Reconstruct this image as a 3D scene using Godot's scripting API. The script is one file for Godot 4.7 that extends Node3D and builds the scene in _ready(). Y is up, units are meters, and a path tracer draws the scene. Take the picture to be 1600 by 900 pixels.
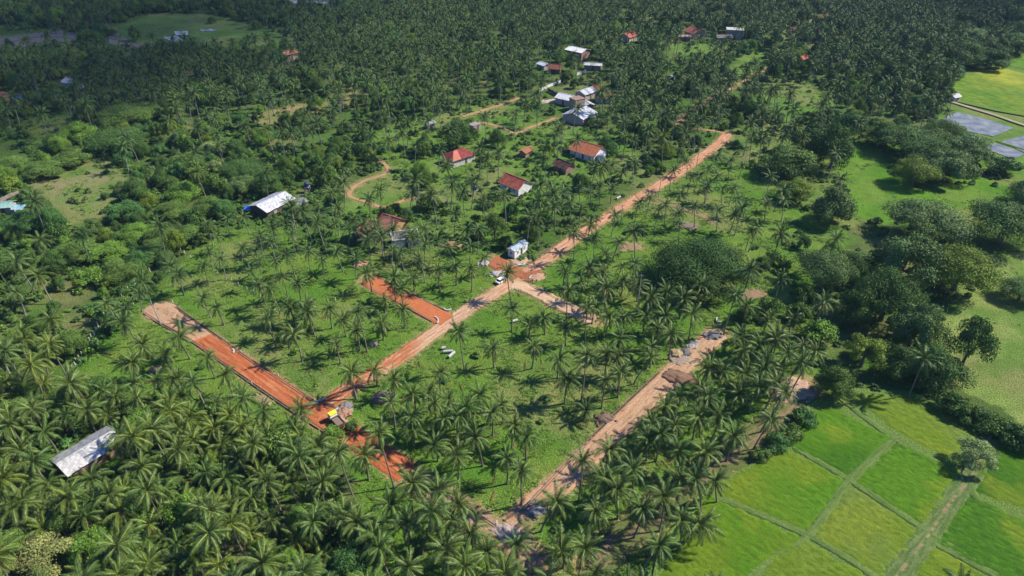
extends Node3D
# A coconut estate seen from a drone: red earth roads, palms, scrub, houses and rice fields.

const EYE := 105.0            # height of the camera over the fields
const PITCH := 33.3           # degrees below the horizon
const FOC := 1065.0           # focal length in photo pixels (1600 wide)
var TOSUN := Vector3(0.70, 0.70, -0.15).normalized()
var rng := RandomNumberGenerator.new()
var taken := {}
var M := {}
var n1 := FastNoiseLite.new()
var n2 := FastNoiseLite.new()
var n3 := FastNoiseLite.new()

# ---------------------------------------------------------------- helpers
func gp(x: float, y: float) -> Vector3:      # where the line of sight through a point of the photo meets the ground
	var p := deg_to_rad(PITCH)
	var dy := (y - 450.0) / FOC
	var t := EYE / (sin(p) + dy * cos(p))
	return Vector3((x - 800.0) / FOC * t, 0, -(cos(p) - dy * sin(p)) * t)

func gp2(x: float, y: float) -> Vector2:
	var v := gp(x, y)
	return Vector2(v.x, v.z)

func high(y: float, top: float) -> float:    # metres of an upright thing that stands at y and ends at top
	return EYE * (1.0 - gp(800, y).z / gp(800, top).z)

func px_of(v: Vector3) -> Vector2:
	var p := deg_to_rad(PITCH)
	var q := v.y - EYE
	var d := -sin(p) * q - cos(p) * v.z
	var u := cos(p) * q - sin(p) * v.z
	return Vector2(800.0 + FOC * v.x / d, 450.0 - FOC * u / d)

func seen(v: Vector3, m: float) -> bool:
	var q := px_of(v)
	return q.x > -m and q.x < 1600.0 + m and q.y > -m and q.y < 900.0 + m

func poly(a: Array) -> PackedVector2Array:   # a ground outline given by points of the photo
	var o := PackedVector2Array()
	for i in range(0, a.size(), 2):
		o.append(gp2(a[i], a[i + 1]))
	return o

func inside(p: Vector2, q: PackedVector2Array) -> bool:
	return Geometry2D.is_point_in_polygon(p, q)

func R(a: float, b: float) -> float:
	return rng.randf_range(a, b)

func numbered(called: String) -> String:
	if not taken.has(called):
		taken[called] = 0
		return called
	taken[called] += 1
	return "%s_%03d" % [called, taken[called]]

func tag(o: Node, label: String, category: String, group := "", kind := "") -> Node:
	o.set_meta("label", label)
	if category != "": o.set_meta("category", category)
	if group != "": o.set_meta("group", group)
	if kind != "": o.set_meta("kind", kind)
	return o

func thing(called: String, at: Vector3, turn := 0.0) -> Node3D:
	var o := Node3D.new()
	o.name = numbered(called)
	add_child(o)
	o.position = at
	o.rotation.y = turn
	return o

func put(called: String, mesh: Mesh, mat: Material, parent: Node = null, at := Vector3.ZERO) -> MeshInstance3D:
	var o := MeshInstance3D.new()
	o.mesh = mesh
	if mat: o.material_override = mat
	if parent == null:
		o.name = numbered(called)
		add_child(o)
	else:
		o.name = called
		parent.add_child(o, true)
	o.position = at
	return o

func structure(o: Node, label: String) -> Node:
	o.set_meta("kind", "structure")
	o.set_meta("label", label)
	return o

# a growing triangle list with colours and flat or given normals
class Tri:
	var v := PackedVector3Array()
	var n := PackedVector3Array()
	var c := PackedColorArray()
	func t(a: Vector3, b: Vector3, d: Vector3, col: Color) -> void:
		var k := (d - a).cross(b - a).normalized()
		v.append(a); v.append(b); v.append(d)
		n.append(k); n.append(k); n.append(k)
		c.append(col); c.append(col); c.append(col)
	func q(a: Vector3, b: Vector3, d: Vector3, e: Vector3, col: Color) -> void:
		t(a, b, d, col); t(a, d, e, col)
	func box(at: Vector3, s: Vector3, col: Color, b := Basis.IDENTITY) -> void:   # at = centre
		var p := []
		for i in 8:
			p.append(at + b * Vector3(s.x * (0.5 if i & 1 else -0.5), s.y * (0.5 if i & 2 else -0.5), s.z * (0.5 if i & 4 else -0.5)))
		for f in [[0, 1, 3, 2], [4, 6, 7, 5], [0, 4, 5, 1], [2, 3, 7, 6], [0, 2, 6, 4], [1, 5, 7, 3]]:
			q(p[f[0]], p[f[1]], p[f[2]], p[f[3]], col)
	func tube(path: Array, rad: Array, k: int, col: Color, cap := true) -> void:
		var rings := []
		for i in path.size():
			var d: Vector3 = (path[mini(i + 1, path.size() - 1)] - path[maxi(i - 1, 0)]).normalized()
			var s := d.cross(Vector3.RIGHT if absf(d.x) < 0.8 else Vector3.UP).normalized()
			var u := d.cross(s)
			var r := []
			for j in k:
				var w := TAU * j / k
				r.append(path[i] + (s * cos(w) + u * sin(w)) * rad[i])
			rings.append(r)
		for i in path.size() - 1:
			for j in k:
				q(rings[i][j], rings[i + 1][j], rings[i + 1][(j + 1) % k], rings[i][(j + 1) % k], col)
		if cap:
			for j in k:
				t(path[path.size() - 1], rings[path.size() - 1][(j + 1) % k], rings[path.size() - 1][j], col)
				t(path[0], rings[0][j], rings[0][(j + 1) % k], col)
	func add(o, b: Transform3D) -> void:
		for i in o.v.size():
			v.append(b * o.v[i])
			n.append((b.basis * o.n[i]).normalized())
		c.append_array(o.c)
	func mesh(m: ArrayMesh = null) -> ArrayMesh:
		var a := []
		a.resize(Mesh.ARRAY_MAX)
		a[Mesh.ARRAY_VERTEX] = v
		a[Mesh.ARRAY_NORMAL] = n
		a[Mesh.ARRAY_COLOR] = c
		if m == null: m = ArrayMesh.new()
		m.add_surface_from_arrays(Mesh.PRIMITIVE_TRIANGLES, a)
		return m

func noise_tex(freq: float, lo: float, hi: float, size := 512, octaves := 4, sd := 1) -> NoiseTexture2D:
	var n := FastNoiseLite.new()
	n.seed = sd
	n.noise_type = FastNoiseLite.TYPE_SIMPLEX_SMOOTH
	n.frequency = freq
	n.fractal_octaves = octaves
	var g := Gradient.new()
	g.set_color(0, Color(lo, lo, lo))
	g.set_color(1, Color(hi, hi, hi))
	var t := NoiseTexture2D.new()
	t.width = size
	t.height = size
	t.seamless = true
	t.noise = n
	t.color_ramp = g
	return t

func mat(called: String, col: Color, rough := 0.8, opts := {}) -> StandardMaterial3D:
	var m := StandardMaterial3D.new()
	m.resource_name = called
	m.albedo_color = col.linear_to_srgb()
	m.roughness = rough
	m.vertex_color_use_as_albedo = opts.get("vc", true)
	m.metallic_specular = opts.get("spec", 0.4)
	m.metallic = opts.get("metal", 0.0)
	if opts.has("tex"):
		m.albedo_texture = opts.tex
		m.uv1_triplanar = true
		m.uv1_world_triplanar = true
		m.uv1_scale = Vector3.ONE * float(opts.get("scale", 0.1))
	if opts.has("bump"):
		m.heightmap_enabled = true
		m.heightmap_texture = opts.bump
		m.heightmap_scale = opts.get("relief", 10.0)
	if opts.has("back"):
		m.backlight_enabled = true
		m.backlight = Color(1, 1, 1) * float(opts.back)
	M[called] = m
	return m

# ---------------------------------------------------------------- plants
func frond(elev: float, length: float, droop: float, old: float, sd: int) -> Tri:
	var r := RandomNumberGenerator.new()
	r.seed = sd
	var o := Tri.new()
	var steps := 34
	var p := Vector3.ZERO
	var pts := []
	var tans := []
	for i in steps + 1:
		var s := float(i) / steps
		var e := elev - droop * pow(s, 1.35)
		var d := Vector3(cos(e), sin(e), 0.05 * sin(s * 3.0))
		pts.append(p)
		tans.append(d.normalized())
		p += d * (length / steps)
	var rib := Color(0.30, 0.34, 0.10).lerp(Color(0.26, 0.19, 0.09), old)
	for i in range(0, steps, 2):
		var w := 0.05 * (1.0 - 0.85 * float(i) / steps)
		var w2 := 0.05 * (1.0 - 0.85 * float(i + 2) / steps)
		var z := Vector3(0, 0, 1)
		var a: Vector3 = pts[i]
		var b: Vector3 = pts[i + 2]
		o.q(a - z * w, b - z * w2, b + z * w2, a + z * w, rib)
	for i in range(2, steps + 1):
		var s := float(i) / steps
		var ll := length * 0.205 * pow(sin(PI * (0.10 + 0.84 * s)), 0.6)
		var T: Vector3 = tans[i]
		var N := Vector3(-T.y, T.x, 0)
		for side in [-1.0, 1.0]:
			if r.randf() < 0.06 + 0.25 * old: continue
			var hang := r.randf_range(0.25, 0.95) + 0.3 * old
			var L := ll * r.randf_range(0.85, 1.1)
			var P: Vector3 = pts[i] + T * r.randf_range(-0.05, 0.05)
			var dir := (Vector3(0, 0, side) * 0.80 + T * (0.50 + 0.5 * s) - N * hang * 0.6).normalized()
			var mid := P + dir * L * 0.5 + Vector3(0, 0.03, 0)
			var tip := P + dir * L * 0.97 + Vector3(0, -L * (0.16 + 0.4 * hang), 0)
			var hw := T * (length * 0.0088 + 0.012)
			var k := r.randf_range(0.78, 1.18)
			var col := Color(0.045, 0.098, 0.016).lerp(Color(0.135, 0.165, 0.022), r.randf() * 0.30)
			col = col.lerp(Color(0.20, 0.13, 0.055), old) * k
			o.q(P - hw, mid - hw * 0.9, mid + hw * 0.9, P + hw, col)
			o.t(mid - hw * 0.9, tip, mid + hw * 0.9, col.lerp(Color(0.28, 0.27, 0.05), 0.10))
	return o

var FR := []         # frond shapes, youngest first
var FRM := []
var DEAD := []
var DEADM := []
var CROWNS := []     # whole crowns for palms too far off to tell their fronds apart
const CROWN := [   # elevation and droop of each rank of fronds
	[84.0, 34.0], [74.0, 62.0], [62.0, 80.0], [50.0, 92.0], [37.0, 98.0], [23.0, 96.0], [8.0, 88.0], [-10.0, 74.0], [-30.0, 54.0], [-50.0, 34.0]]

func make_fronds() -> void:
	for i in CROWN.size():
		for k in 2:
			var f := frond(deg_to_rad(CROWN[i][0]), 4.1 * (0.78 if i == 0 else 1.0) * (1.0 - 0.02 * maxf(0, i - 5)), deg_to_rad(CROWN[i][1]), 0.0 if i < 9 else 0.25, 100 + i * 7 + k)
			FR.append(f)
			FRM.append(f.mesh())
	for k in 3:
		var f := frond(deg_to_rad(-68.0), 2.8, deg_to_rad(20.0), 1.0, 300 + k)
		DEAD.append(f)
		DEADM.append(f.mesh())
	for k in 9:
		var r := RandomNumberGenerator.new()
		r.seed = 700 + k
		var cr := Tri.new()
		for f in crown_plan(25 + k % 4, r):
			cr.add(FR[f[0]], Transform3D(f[1], Vector3.ZERO))
		CROWNS.append(cr.mesh())

func crown_plan(n: int, r: RandomNumberGenerator) -> Array:   # [frond shape, basis] for each frond of a crown
	var out := []
	for i in n:
		var u := (i + r.randf_range(-0.3, 0.3)) / (n - 1.0)
		var rank := clampi(int(u * 9.6), 0, 9)
		var yaw := i * 2.39996 + r.randf_range(-0.25, 0.25)
		var s := r.randf_range(0.86, 1.1)
		var b := Basis(Vector3.UP, yaw) * Basis(Vector3(0, 0, 1), r.randf_range(-0.12, 0.12)) * Basis(Vector3(1, 0, 0), r.randf_range(-0.5, 0.5))
		out.append([rank * 2 + r.randi() % 2, b.scaled(Vector3.ONE * s)])
	return out

func trunk_shape(h: float, lean: Vector2, base_r: float, r: RandomNumberGenerator) -> Tri:
	var o := Tri.new()
	var path := []
	var rad := []
	var k := 9
	var wob := Vector2(r.randf_range(-0.25, 0.25), r.randf_range(-0.25, 0.25))
	for i in k + 1:
		var s := float(i) / k
		var off := lean * pow(s, 1.25) + wob * sin(s * PI)
		path.append(Vector3(off.x, h * s - (0.3 if i == 0 else 0.0), off.y))
		rad.append(base_r * (1.55 if i == 0 else 1.0 - 0.38 * s))
	var g := r.randf_range(0.8, 1.15)
	o.tube(path, rad, 7, Color(0.27, 0.245, 0.20) * g)
	return o

func nuts(r: RandomNumberGenerator) -> Tri:
	var o := Tri.new()
	for i in 9:
		var a := r.randf() * TAU
		var at := Vector3(cos(a) * 0.32, -0.35 - r.randf() * 0.35, sin(a) * 0.32)
		var col := Color(0.16, 0.18, 0.03) if r.randf() < 0.6 else Color(0.33, 0.17, 0.03)
		var s := r.randf_range(0.12, 0.17)
		for q in 8:
			var X := Vector3(s if q & 1 else -s, 0, 0)
			var Y := Vector3(0, s * 1.25 if q & 2 else -s * 1.25, 0)
			var Z := Vector3(0, 0, s if q & 4 else -s)
			o.t(at + X, at + Y, at + Z, col)
	return o

const TINTS := [[1.0, 1.0, 1.0], [0.82, 0.92, 0.95], [1.22, 1.12, 0.85], [1.02, 1.0, 1.15], [0.72, 0.84, 0.85]]

# one palm; fronds are parts of their own when it stands near enough to tell them apart
func palm(p: Dictionary) -> Node3D:
	var r := RandomNumberGenerator.new()
	r.seed = int(p.seed)
	var o := thing("coconut_palm", p.at)
	var h: float = p.h
	var lean: Vector2 = p.lean
	put("trunk", trunk_shape(h, lean, 0.17 if h > 7.5 else 0.20, r).mesh(), M.bark, o)
	var top := Vector3(lean.x, h, lean.y)
	var fm: Material = M["leaf%d" % p.tint]
	var sc: float = p.fs
	var n: int = p.n
	var tilt := Basis(Vector3(r.randf_range(-1, 1), 0, r.randf_range(-1, 1)).normalized(), r.randf_range(0.0, 0.34))
	if p.near:
		for f in crown_plan(n, r):
			var m := put("frond", FRM[f[0]], fm, o, top)
			m.basis = tilt * f[1].scaled(Vector3.ONE * sc)
	else:
		var whole := put("crown", CROWNS[int(p.seed) % CROWNS.size()], fm, o, top)
		whole.basis = tilt * Basis(Vector3.UP, r.randf() * TAU).scaled(Vector3.ONE * sc)
	for k in p.dead:
		var m := put("dead_frond", DEADM[k % 3], M.deadleaf, o, top + Vector3(0, -0.25, 0))
		m.basis = Basis(Vector3.UP, r.randf() * TAU).scaled(Vector3.ONE * sc * r.randf_range(0.75, 1.1))
	if p.near:
		var c := put("coconut_bunch", nuts(r).mesh(), M.paint, o, top)
		c.scale = Vector3.ONE * sc
	return o

# a leafy crown about one metre in radius, from lobes covered with small leaf sprays
func leaf_crown(sd: int, lobes: int, flat: float, cards: int, size: float, opts := {}) -> Tri:
	var r := RandomNumberGenerator.new()
	r.seed = sd
	var o := Tri.new()
	var L := []
	var open: float = opts.get("open", 0.0)
	for i in lobes:
		var a := i * 2.39996 + r.randf_range(-0.5, 0.5)
		var u := sqrt((i + 0.35) / lobes)
		var lift := (1.0 - u * u * 0.75) * flat
		var rad := r.randf_range(0.19, 0.37) * (1.0 - open * 0.35)
		u *= r.randf_range(0.84, 1.12)
		L.append([Vector3(cos(a) * u * 0.72, lift * r.randf_range(0.45, 1.0) + 0.1, sin(a) * u * 0.72), rad, r.randf_range(0.74, 1.24)])
	var per := cards / lobes
	for l in L:
		var c: Vector3 = l[0]
		var rad: float = l[1]
		for k in per:
			var d := Vector3(r.randfn(), r.randfn() + 0.35, r.randfn()).normalized()
			var deep := 1.0 - 0.45 * pow(r.randf(), 2.2)
			var sq := Vector3(1.15, 0.80, 1.15)
			var p := c + d * rad * deep * sq * (r.randf_range(0.85, 1.12) if r.randf() < 0.93 else r.randf_range(1.15, 1.5))
			if p.y < 0.02: continue
			var nn := (d + Vector3(r.randfn(), r.randfn() + 0.5, r.randfn()) * 0.55).normalized()
			var x := nn.cross(Vector3(r.randfn(), r.randfn(), r.randfn())).normalized()
			var y := nn.cross(x)
			var s := size * r.randf_range(0.6, 1.25)
			var kk: float = l[2] * r.randf_range(0.78, 1.22)
			var col := Color(0.078, 0.150, 0.030).lerp(Color(0.150, 0.215, 0.040), r.randf() * 0.5) * kk
			var bend := nn * s * -0.22
			o.q(p - x * s * 0.5 + bend, p - y * s, p + x * s * 0.5 + bend, p + y * s * 0.9, col)
	return o

func limb_shape(sd: int, limbs: int, reach: float, th: float) -> Tri:     # trunk one metre tall, limbs spreading into a crown above it
	var r := RandomNumberGenerator.new()
	r.seed = sd
	var o := Tri.new()
	var bark := Color(0.13, 0.11, 0.085)
	o.tube([Vector3(0, -0.1, 0), Vector3(0.03, 0.5, 0.02), Vector3(0.0, 1.0, 0.05)], [th * 1.35, th, th * 0.8], 7, bark)
	for i in limbs:
		var a := TAU * i / limbs + r.randf_range(-0.4, 0.4)
		var e := Vector3(cos(a) * reach * r.randf_range(0.5, 0.9), r.randf_range(1.5, 2.1), sin(a) * reach * r.randf_range(0.5, 0.9))
		var m := Vector3(e.x * 0.45, 1.0 + (e.y - 1.0) * 0.62, e.z * 0.45)
		o.tube([Vector3(0, 0.8, 0.03), m, e], [th * 0.62, th * 0.42, th * 0.14], 5, bark)
	return o

var CR := {}   # crown meshes by species
var LM := {}

func make_crowns() -> void:
	for k in 4: CR["round%d" % k] = leaf_crown(11 + k, 18, 0.95, 16000, 0.033).mesh()
	for k in 2: CR["giant%d" % k] = leaf_crown(31 + k, 60, 0.62, 42000, 0.017, {"open": 0.5}).mesh()
	for k in 3: CR["umbrella%d" % k] = leaf_crown(41 + k, 26, 0.50, 24000, 0.022, {"open": 0.35}).mesh()
	for k in 2: CR["airy%d" % k] = leaf_crown(51 + k, 15, 0.85, 6500, 0.036, {"open": 0.55}).mesh()
	for k in 4: CR["bush%d" % k] = leaf_crown(61 + k, 10, 0.75, 3200, 0.065).mesh()
	for k in 3: LM[k] = limb_shape(71 + k, 5, 0.75, 0.055).mesh()

# p: at, w (crown width m), h (overall height m), sp (species), tint
func tree(p: Dictionary) -> Node3D:
	var o := thing(p.name, p.at, p.yaw)
	var clear: float = p.h * p.get("bare", 0.22)
	var stem := put("trunk", LM[int(p.seed) % 3], M.wood, o)
	stem.scale = Vector3(p.w * 0.5, clear + (p.h - clear) * 0.13, p.w * 0.5)
	var c := put("crown", CR[p.sp], M["tree%d" % p.tint], o, Vector3(0, clear, 0))
	var top := 1.25 if p.sp.begins_with("round") else (0.85 if p.sp.begins_with("umb") else 1.0)
	c.scale = Vector3(p.w * 0.5, (p.h - clear) / top, p.w * 0.5)
	return o

# ---------------------------------------------------------------- ground, roads, fields
var ZONES := []      # [outline, colour, second colour, patch frequency, blend]
var ROADS := []      # [world points, half width]

func zone(a: Array, c: Color, c2: Color, f := 0.08) -> void:
	ZONES.append([poly(a), c, c2, f])

func ground_y(x: float, z: float) -> float:
	return n1.get_noise_2d(x * 0.35, z * 0.35) * 0.10 + n2.get_noise_2d(x * 2.2, z * 2.2) * 0.07 - 0.17

func road_gap(p: Vector2) -> float:          # metres from the edge of the road next to p
	var best := 1e6
	for r in ROADS:
		var b: Rect2 = r[2]
		if not b.has_point(p): continue
		var w: PackedVector2Array = r[0]
		for i in w.size() - 1:
			best = minf(best, p.distance_to(Geometry2D.get_closest_point_to_segment(p, w[i], w[i + 1])) - r[1])
	return best

func ground_colour(x: float, z: float) -> Color:
	var w := Vector2(x + n1.get_noise_2d(x * 0.5, z * 0.5) * 5.0, z + n1.get_noise_2d(x * 0.5 + 300.0, z * 0.5) * 5.0)
	var a := Color(0.062, 0.112, 0.024)
	var b := Color(0.085, 0.120, 0.034)
	var f := 0.05
	for q in ZONES:
		if inside(w, q[0]):
			a = q[1]; b = q[2]; f = q[3]
	var k := clampf(n3.get_noise_2d(x * f * 10.0, z * f * 10.0) * 1.4 + 0.5, 0.0, 1.0)
	var c := a.lerp(b, k)
	var bare := n3.get_noise_2d(x * 0.33 + 900.0, z * 0.33)
	if bare > 0.14: c = c.lerp(Color(0.19, 0.19, 0.07), clampf((bare - 0.14) * 2.4, 0.0, 0.6))
	var lush := n3.get_noise_2d(x * 0.9 - 700.0, z * 0.9)
	c = c.lerp(Color(0.055, 0.150, 0.016), clampf(lush * 1.6, 0.0, 0.5))
	var g := road_gap(Vector2(x, z)) + n2.get_noise_2d(x * 3.0, z * 3.0) * 1.1
	if g < 1.0: c = c.lerp(Color(0.33, 0.235, 0.115), clampf((1.0 - g) * 0.7, 0.0, 0.75))
	return c * (1.0 + n2.get_noise_2d(x * 1.2, z * 1.2) * 0.22)

func grid_mesh(pts: PackedVector3Array, cols: PackedColorArray, nx: int, nz: int) -> ArrayMesh:
	var idx := PackedInt32Array()
	var up := (pts[nx] - pts[0]).cross(pts[1] - pts[0]).y > 0.0      # which way round the cells must run to face the sky
	for j in nz - 1:
		for i in nx - 1:
			var k := j * nx + i
			if up: idx.append_array([k, k + 1, k + nx + 1, k, k + nx + 1, k + nx])
			else: idx.append_array([k, k + nx + 1, k + 1, k, k + nx, k + nx + 1])
	var nor := PackedVector3Array()
	nor.resize(pts.size())
	for j in nz:
		for i in nx:
			var k := j * nx + i
			var dx := pts[j * nx + mini(i + 1, nx - 1)] - pts[j * nx + maxi(i - 1, 0)]
			var dz := pts[mini(j + 1, nz - 1) * nx + i] - pts[maxi(j - 1, 0) * nx + i]
			var m := dz.cross(dx).normalized()
			nor[k] = m if m.y > 0 else -m
	var a := []
	a.resize(Mesh.ARRAY_MAX)
	a[Mesh.ARRAY_VERTEX] = pts
	a[Mesh.ARRAY_NORMAL] = nor
	a[Mesh.ARRAY_COLOR] = cols
	a[Mesh.ARRAY_INDEX] = idx
	var m := ArrayMesh.new()
	m.add_surface_from_arrays(Mesh.PRIMITIVE_TRIANGLES, a)
	return m

func make_ground() -> void:
	var zs := []
	var z := 70.0
	while z > -700.0:
		zs.append(z)
		z -= 12.0 if z > -40.0 else 0.36 + 0.0052 * absf(z)
	for far in [-720.0, -800.0, -1000.0, -1500.0, -2500.0, -4500.0, -8000.0]: zs.append(far)
	zs.reverse()
	var nx := 331
	var pts := PackedVector3Array()
	var cols := PackedColorArray()
	for zz in zs:
		var half: float = 90.0 + 0.72 * maxf(-zz, 0.0) if zz > -700.0 else -zz * 1.4
		for i in nx:
			var u := 2.0 * i / (nx - 1.0) - 1.0
			var x: float = half * u
			if absf(u) > 0.985: x *= 1.0 + (absf(u) - 0.985) * 300.0
			pts.append(Vector3(x, ground_y(x, zz), zz))
			cols.append(ground_colour(x, zz))
	structure(put("ground", grid_mesh(pts, cols, nx, zs.size()), M.ground), "green grassy ground between the palms")

func smooth(a: Array, step := 0.7) -> PackedVector2Array:
	var c := Curve2D.new()
	var p := poly(a)
	for i in p.size():
		var t := (p[mini(i + 1, p.size() - 1)] - p[maxi(i - 1, 0)]) * 0.16
		c.add_point(p[i], -t, t)
	c.bake_interval = step
	return c.get_baked_points()

# a strip of earth along a line; tone(u across -1..1, metres along, metres in all) gives its colour
func strip(called: String, label: String, a: Array, width: float, y: float, tone: Callable, rough := 0.35, across := 13) -> void:
	var w := smooth(a)
	var bb := Rect2(w[0], Vector2.ZERO)
	for p in w: bb = bb.expand(p)
	ROADS.append([w, width * 0.5, bb.grow(width + 6.0)])
	var pts := PackedVector3Array()
	var cols := PackedColorArray()
	for i in w.size():
		var d := (w[mini(i + 1, w.size() - 1)] - w[maxi(i - 1, 0)]).normalized()
		var s := Vector2(-d.y, d.x)
		for j in across:
			var u := 2.0 * j / (across - 1.0) - 1.0
			var hw := width * 0.5 * (1.0 + n2.get_noise_2d(w[i].x * 4.0 + signf(u) * 200.0, w[i].y * 4.0) * rough)
			var p := w[i] + s * hw * u
			var edge := clampf((1.0 - absf(u)) * 6.0, 0.0, 1.0)
			var rut := exp(-pow((absf(u) - 0.42) / 0.14, 2.0)) * 0.04
			var foot := -0.10 if y < 0.32 else 0.27
			pts.append(Vector3(p.x, foot + (y - foot) * edge - rut + n2.get_noise_2d(p.x * 6.0, p.y * 6.0) * 0.02 * edge, p.y))
			var c: Color = tone.call(u, i * 0.7, w.size() * 0.7)
			cols.append(c * (1.0 + n2.get_noise_2d(p.x * 3.5, p.y * 3.5) * 0.16 + n3.get_noise_2d(p.x * 1.3, p.y * 1.3) * 0.12))
	structure(put(called, grid_mesh(pts, cols, across, w.size()), M.earth), label)

const RED := Color(0.40, 0.115, 0.045)
const RED2 := Color(0.47, 0.17, 0.075)
const SAND := Color(0.53, 0.37, 0.235)
const PALE := Color(0.43, 0.285, 0.18)
const VERGE := Color(0.16, 0.16, 0.055)

func band(s: float, a: float, b: float, soft: float) -> float:
	return smoothstep(a - soft, a + soft, s) * (1.0 - smoothstep(b - soft, b + soft, s))

func streak(u: float, m: float) -> float:
	return n2.get_noise_2d(u * 14.0, m * 0.35)

func ruts(u: float, m: float) -> float:       # wheel tracks that wander along a road
	var k := 0.0
	for i in 6:
		var at := -0.62 + 0.25 * i + 0.16 * n3.get_noise_2d(m * 1.1 + i * 71.0, i * 9.0)
		k += exp(-pow((u - at) / 0.05, 2.0)) * clampf(0.55 + 1.6 * n3.get_noise_2d(m * 0.8, i * 37.0), 0.0, 1.0)
	return minf(k, 1.0)

func make_roads() -> void:
	# the main road: red at the near junction, sandy towards the crossroads, sandy and pink beyond
	var tone1 := func(u, m, all):
		var c := RED2.lerp(RED, band(m, 0, 16, 5))
		c = c.lerp(SAND, 0.62 * band(m, 22, 33, 4) * smoothstep(-0.5, 0.7, u))
		c = c.lerp(SAND, 0.9 * smoothstep(42.0, 56.0, m + u * 6.0) * (1.0 - 0.35 * smoothstep(92.0, 100.0, m)))
		c = c.lerp(Color(0.50, 0.24, 0.13), 0.6 * smoothstep(135.0, 160.0, m))
		c = c.lerp(Color(0.56, 0.41, 0.26), clampf(streak(u, m) * 1.5, 0.0, 0.6))
		c = c.lerp(c * 0.55, 0.6 * ruts(u, m))
		c = c.lerp(RED * 0.8, clampf(-streak(u + 3.0, m) * 1.3, 0.0, 0.45))
		return c.lerp(VERGE, 0.75 * smoothstep(0.72, 1.0, absf(u) + streak(u, m) * 0.25))
	strip("earth_road", "main earth road running from the near junction past the white cabin", [487, 652, 505, 636, 560, 597, 600, 574, 650, 540, 690, 511, 740, 477, 770, 460, 803, 438, 850, 408, 880, 386, 905, 367, 960, 331, 1020, 295, 1060, 270, 1085, 252, 1112, 233, 1130, 218, 1137, 208], 4.7, 0.05, tone1, 0.26, 35)
	var tone2 := func(u, m, all):
		var c := PALE.lerp(RED, smoothstep(33.0, 34.5, m + u * 1.2))
		c = c.lerp(RED2, 0.6 * clampf(streak(u, m) * 2.0, 0.0, 1.0))
		c = c.lerp(RED * 0.42, 0.75 * ruts(u, m) * smoothstep(34.0, 36.0, m))
		c = c.lerp(Color(0.54, 0.25, 0.12), 0.5 * clampf(streak(u * 0.5 + 9.0, m * 0.5) * 2.0, 0.0, 1.0) * smoothstep(34.0, 36.0, m))
		c = c.lerp(Color(0.12, 0.16, 0.04), 0.9 * band(m, 4, 29, 4) * band(u, -0.6, 0.45, 0.15) * smoothstep(-0.4, 0.1, streak(u * 0.6, m * 0.5)))
		return c.lerp(RED * 0.6, 0.3 * smoothstep(0.8, 1.0, absf(u)))
	strip("earth_road", "freshly cut red earth road with wheel ruts running to a sandy turning loop", [243, 487, 264, 494, 300, 517, 345, 547, 400, 584, 450, 617, 497, 649, 530, 670, 570, 694, 600, 714, 636, 739], 5.6, 0.044, tone2, 0.12, 41)
	var tone3 := func(u, m, all):
		return Color(0.44, 0.150, 0.062).lerp(RED, 0.5 * clampf(streak(u, m) * 2.0 + 0.3, 0.0, 1.0))
	strip("earth_road", "smooth red earth side road ending among palms", [576, 436, 590, 445, 620, 460, 655, 478, 684, 494, 699, 501], 6.0, 0.13, tone3, 0.06)
	var tone4 := func(u, m, all):
		return Color(0.33, 0.13, 0.065).lerp(RED, 0.5 * clampf(streak(u, m) * 2.0 + 0.3, 0.0, 1.0))
	strip("earth_road", "red earth stub beside the white cabin", [768, 405, 790, 418, 806, 428, 813, 432], 6.2, 0.13, tone4, 0.06)
	var tone5 := func(u, m, all):
		var c := SAND.lerp(RED2, 0.4 * clampf(streak(u, m) * 2.0, 0.0, 1.0))
		return c.lerp(VERGE, 0.8 * smoothstep(0.7, 1.0, absf(u) + streak(u, m) * 0.3))
	strip("earth_road", "sandy branch road leaving the crossroads towards the big tree", [800, 444, 814, 446, 840, 458, 870, 473, 905, 489, 930, 500], 5.0, 0.13, tone5, 0.2)
	var tone6 := func(u, m, all):
		var c := PALE.lerp(Color(0.43, 0.245, 0.135), clampf(streak(u, m) * 1.8 + 0.3, 0.0, 1.0))
		c = c.lerp(c * 0.6, 0.6 * ruts(u, m))
		c = c.lerp(Color(0.20, 0.13, 0.08), 0.55 * smoothstep(0.2, 0.7, u + streak(u, m)) * band(m, 36, 66, 6))
		c = c.lerp(Color(0.12, 0.15, 0.045), 0.8 * smoothstep(0.1, 0.5, u + n2.get_noise_2d(m, 7.0)) * (1.0 - smoothstep(14.0, 22.0, m)))
		return c.lerp(Color(0.36, 0.21, 0.10), 0.7 * smoothstep(0.78, 0.95, -u))
	strip("earth_road", "wide pinkish earth road between palm plots ending at gravel heaps", [802, 822, 832, 790, 878, 752, 925, 706, 955, 677, 1005, 628, 1052, 583, 1080, 556, 1104, 534, 1122, 520], 5.4, 0.05, tone6, 0.18, 35)
	var tone7 := func(u, m, all):
		var c := PALE * 0.85
		return c.lerp(VERGE, 0.8 * smoothstep(0.3, 0.9, absf(u) + streak(u, m) * 0.6))
	strip("earth_road", "pinkish earth track under palms at the bottom of the estate", [655, 752, 690, 775, 730, 802, 770, 825, 800, 846, 830, 868, 850, 885], 5.5, 0.036, tone7, 0.3)
	var tone8 := func(u, m, all):
		var c := Color(0.24, 0.165, 0.10).lerp(Color(0.47, 0.31, 0.21), smoothstep(78.0, 92.0, m))
		return c.lerp(Color(0.09, 0.13, 0.035), 0.9 * smoothstep(-0.1, 0.55, absf(u) + streak(u, m) * 0.9 - 0.3 * smoothstep(80.0, 95.0, m)))
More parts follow.
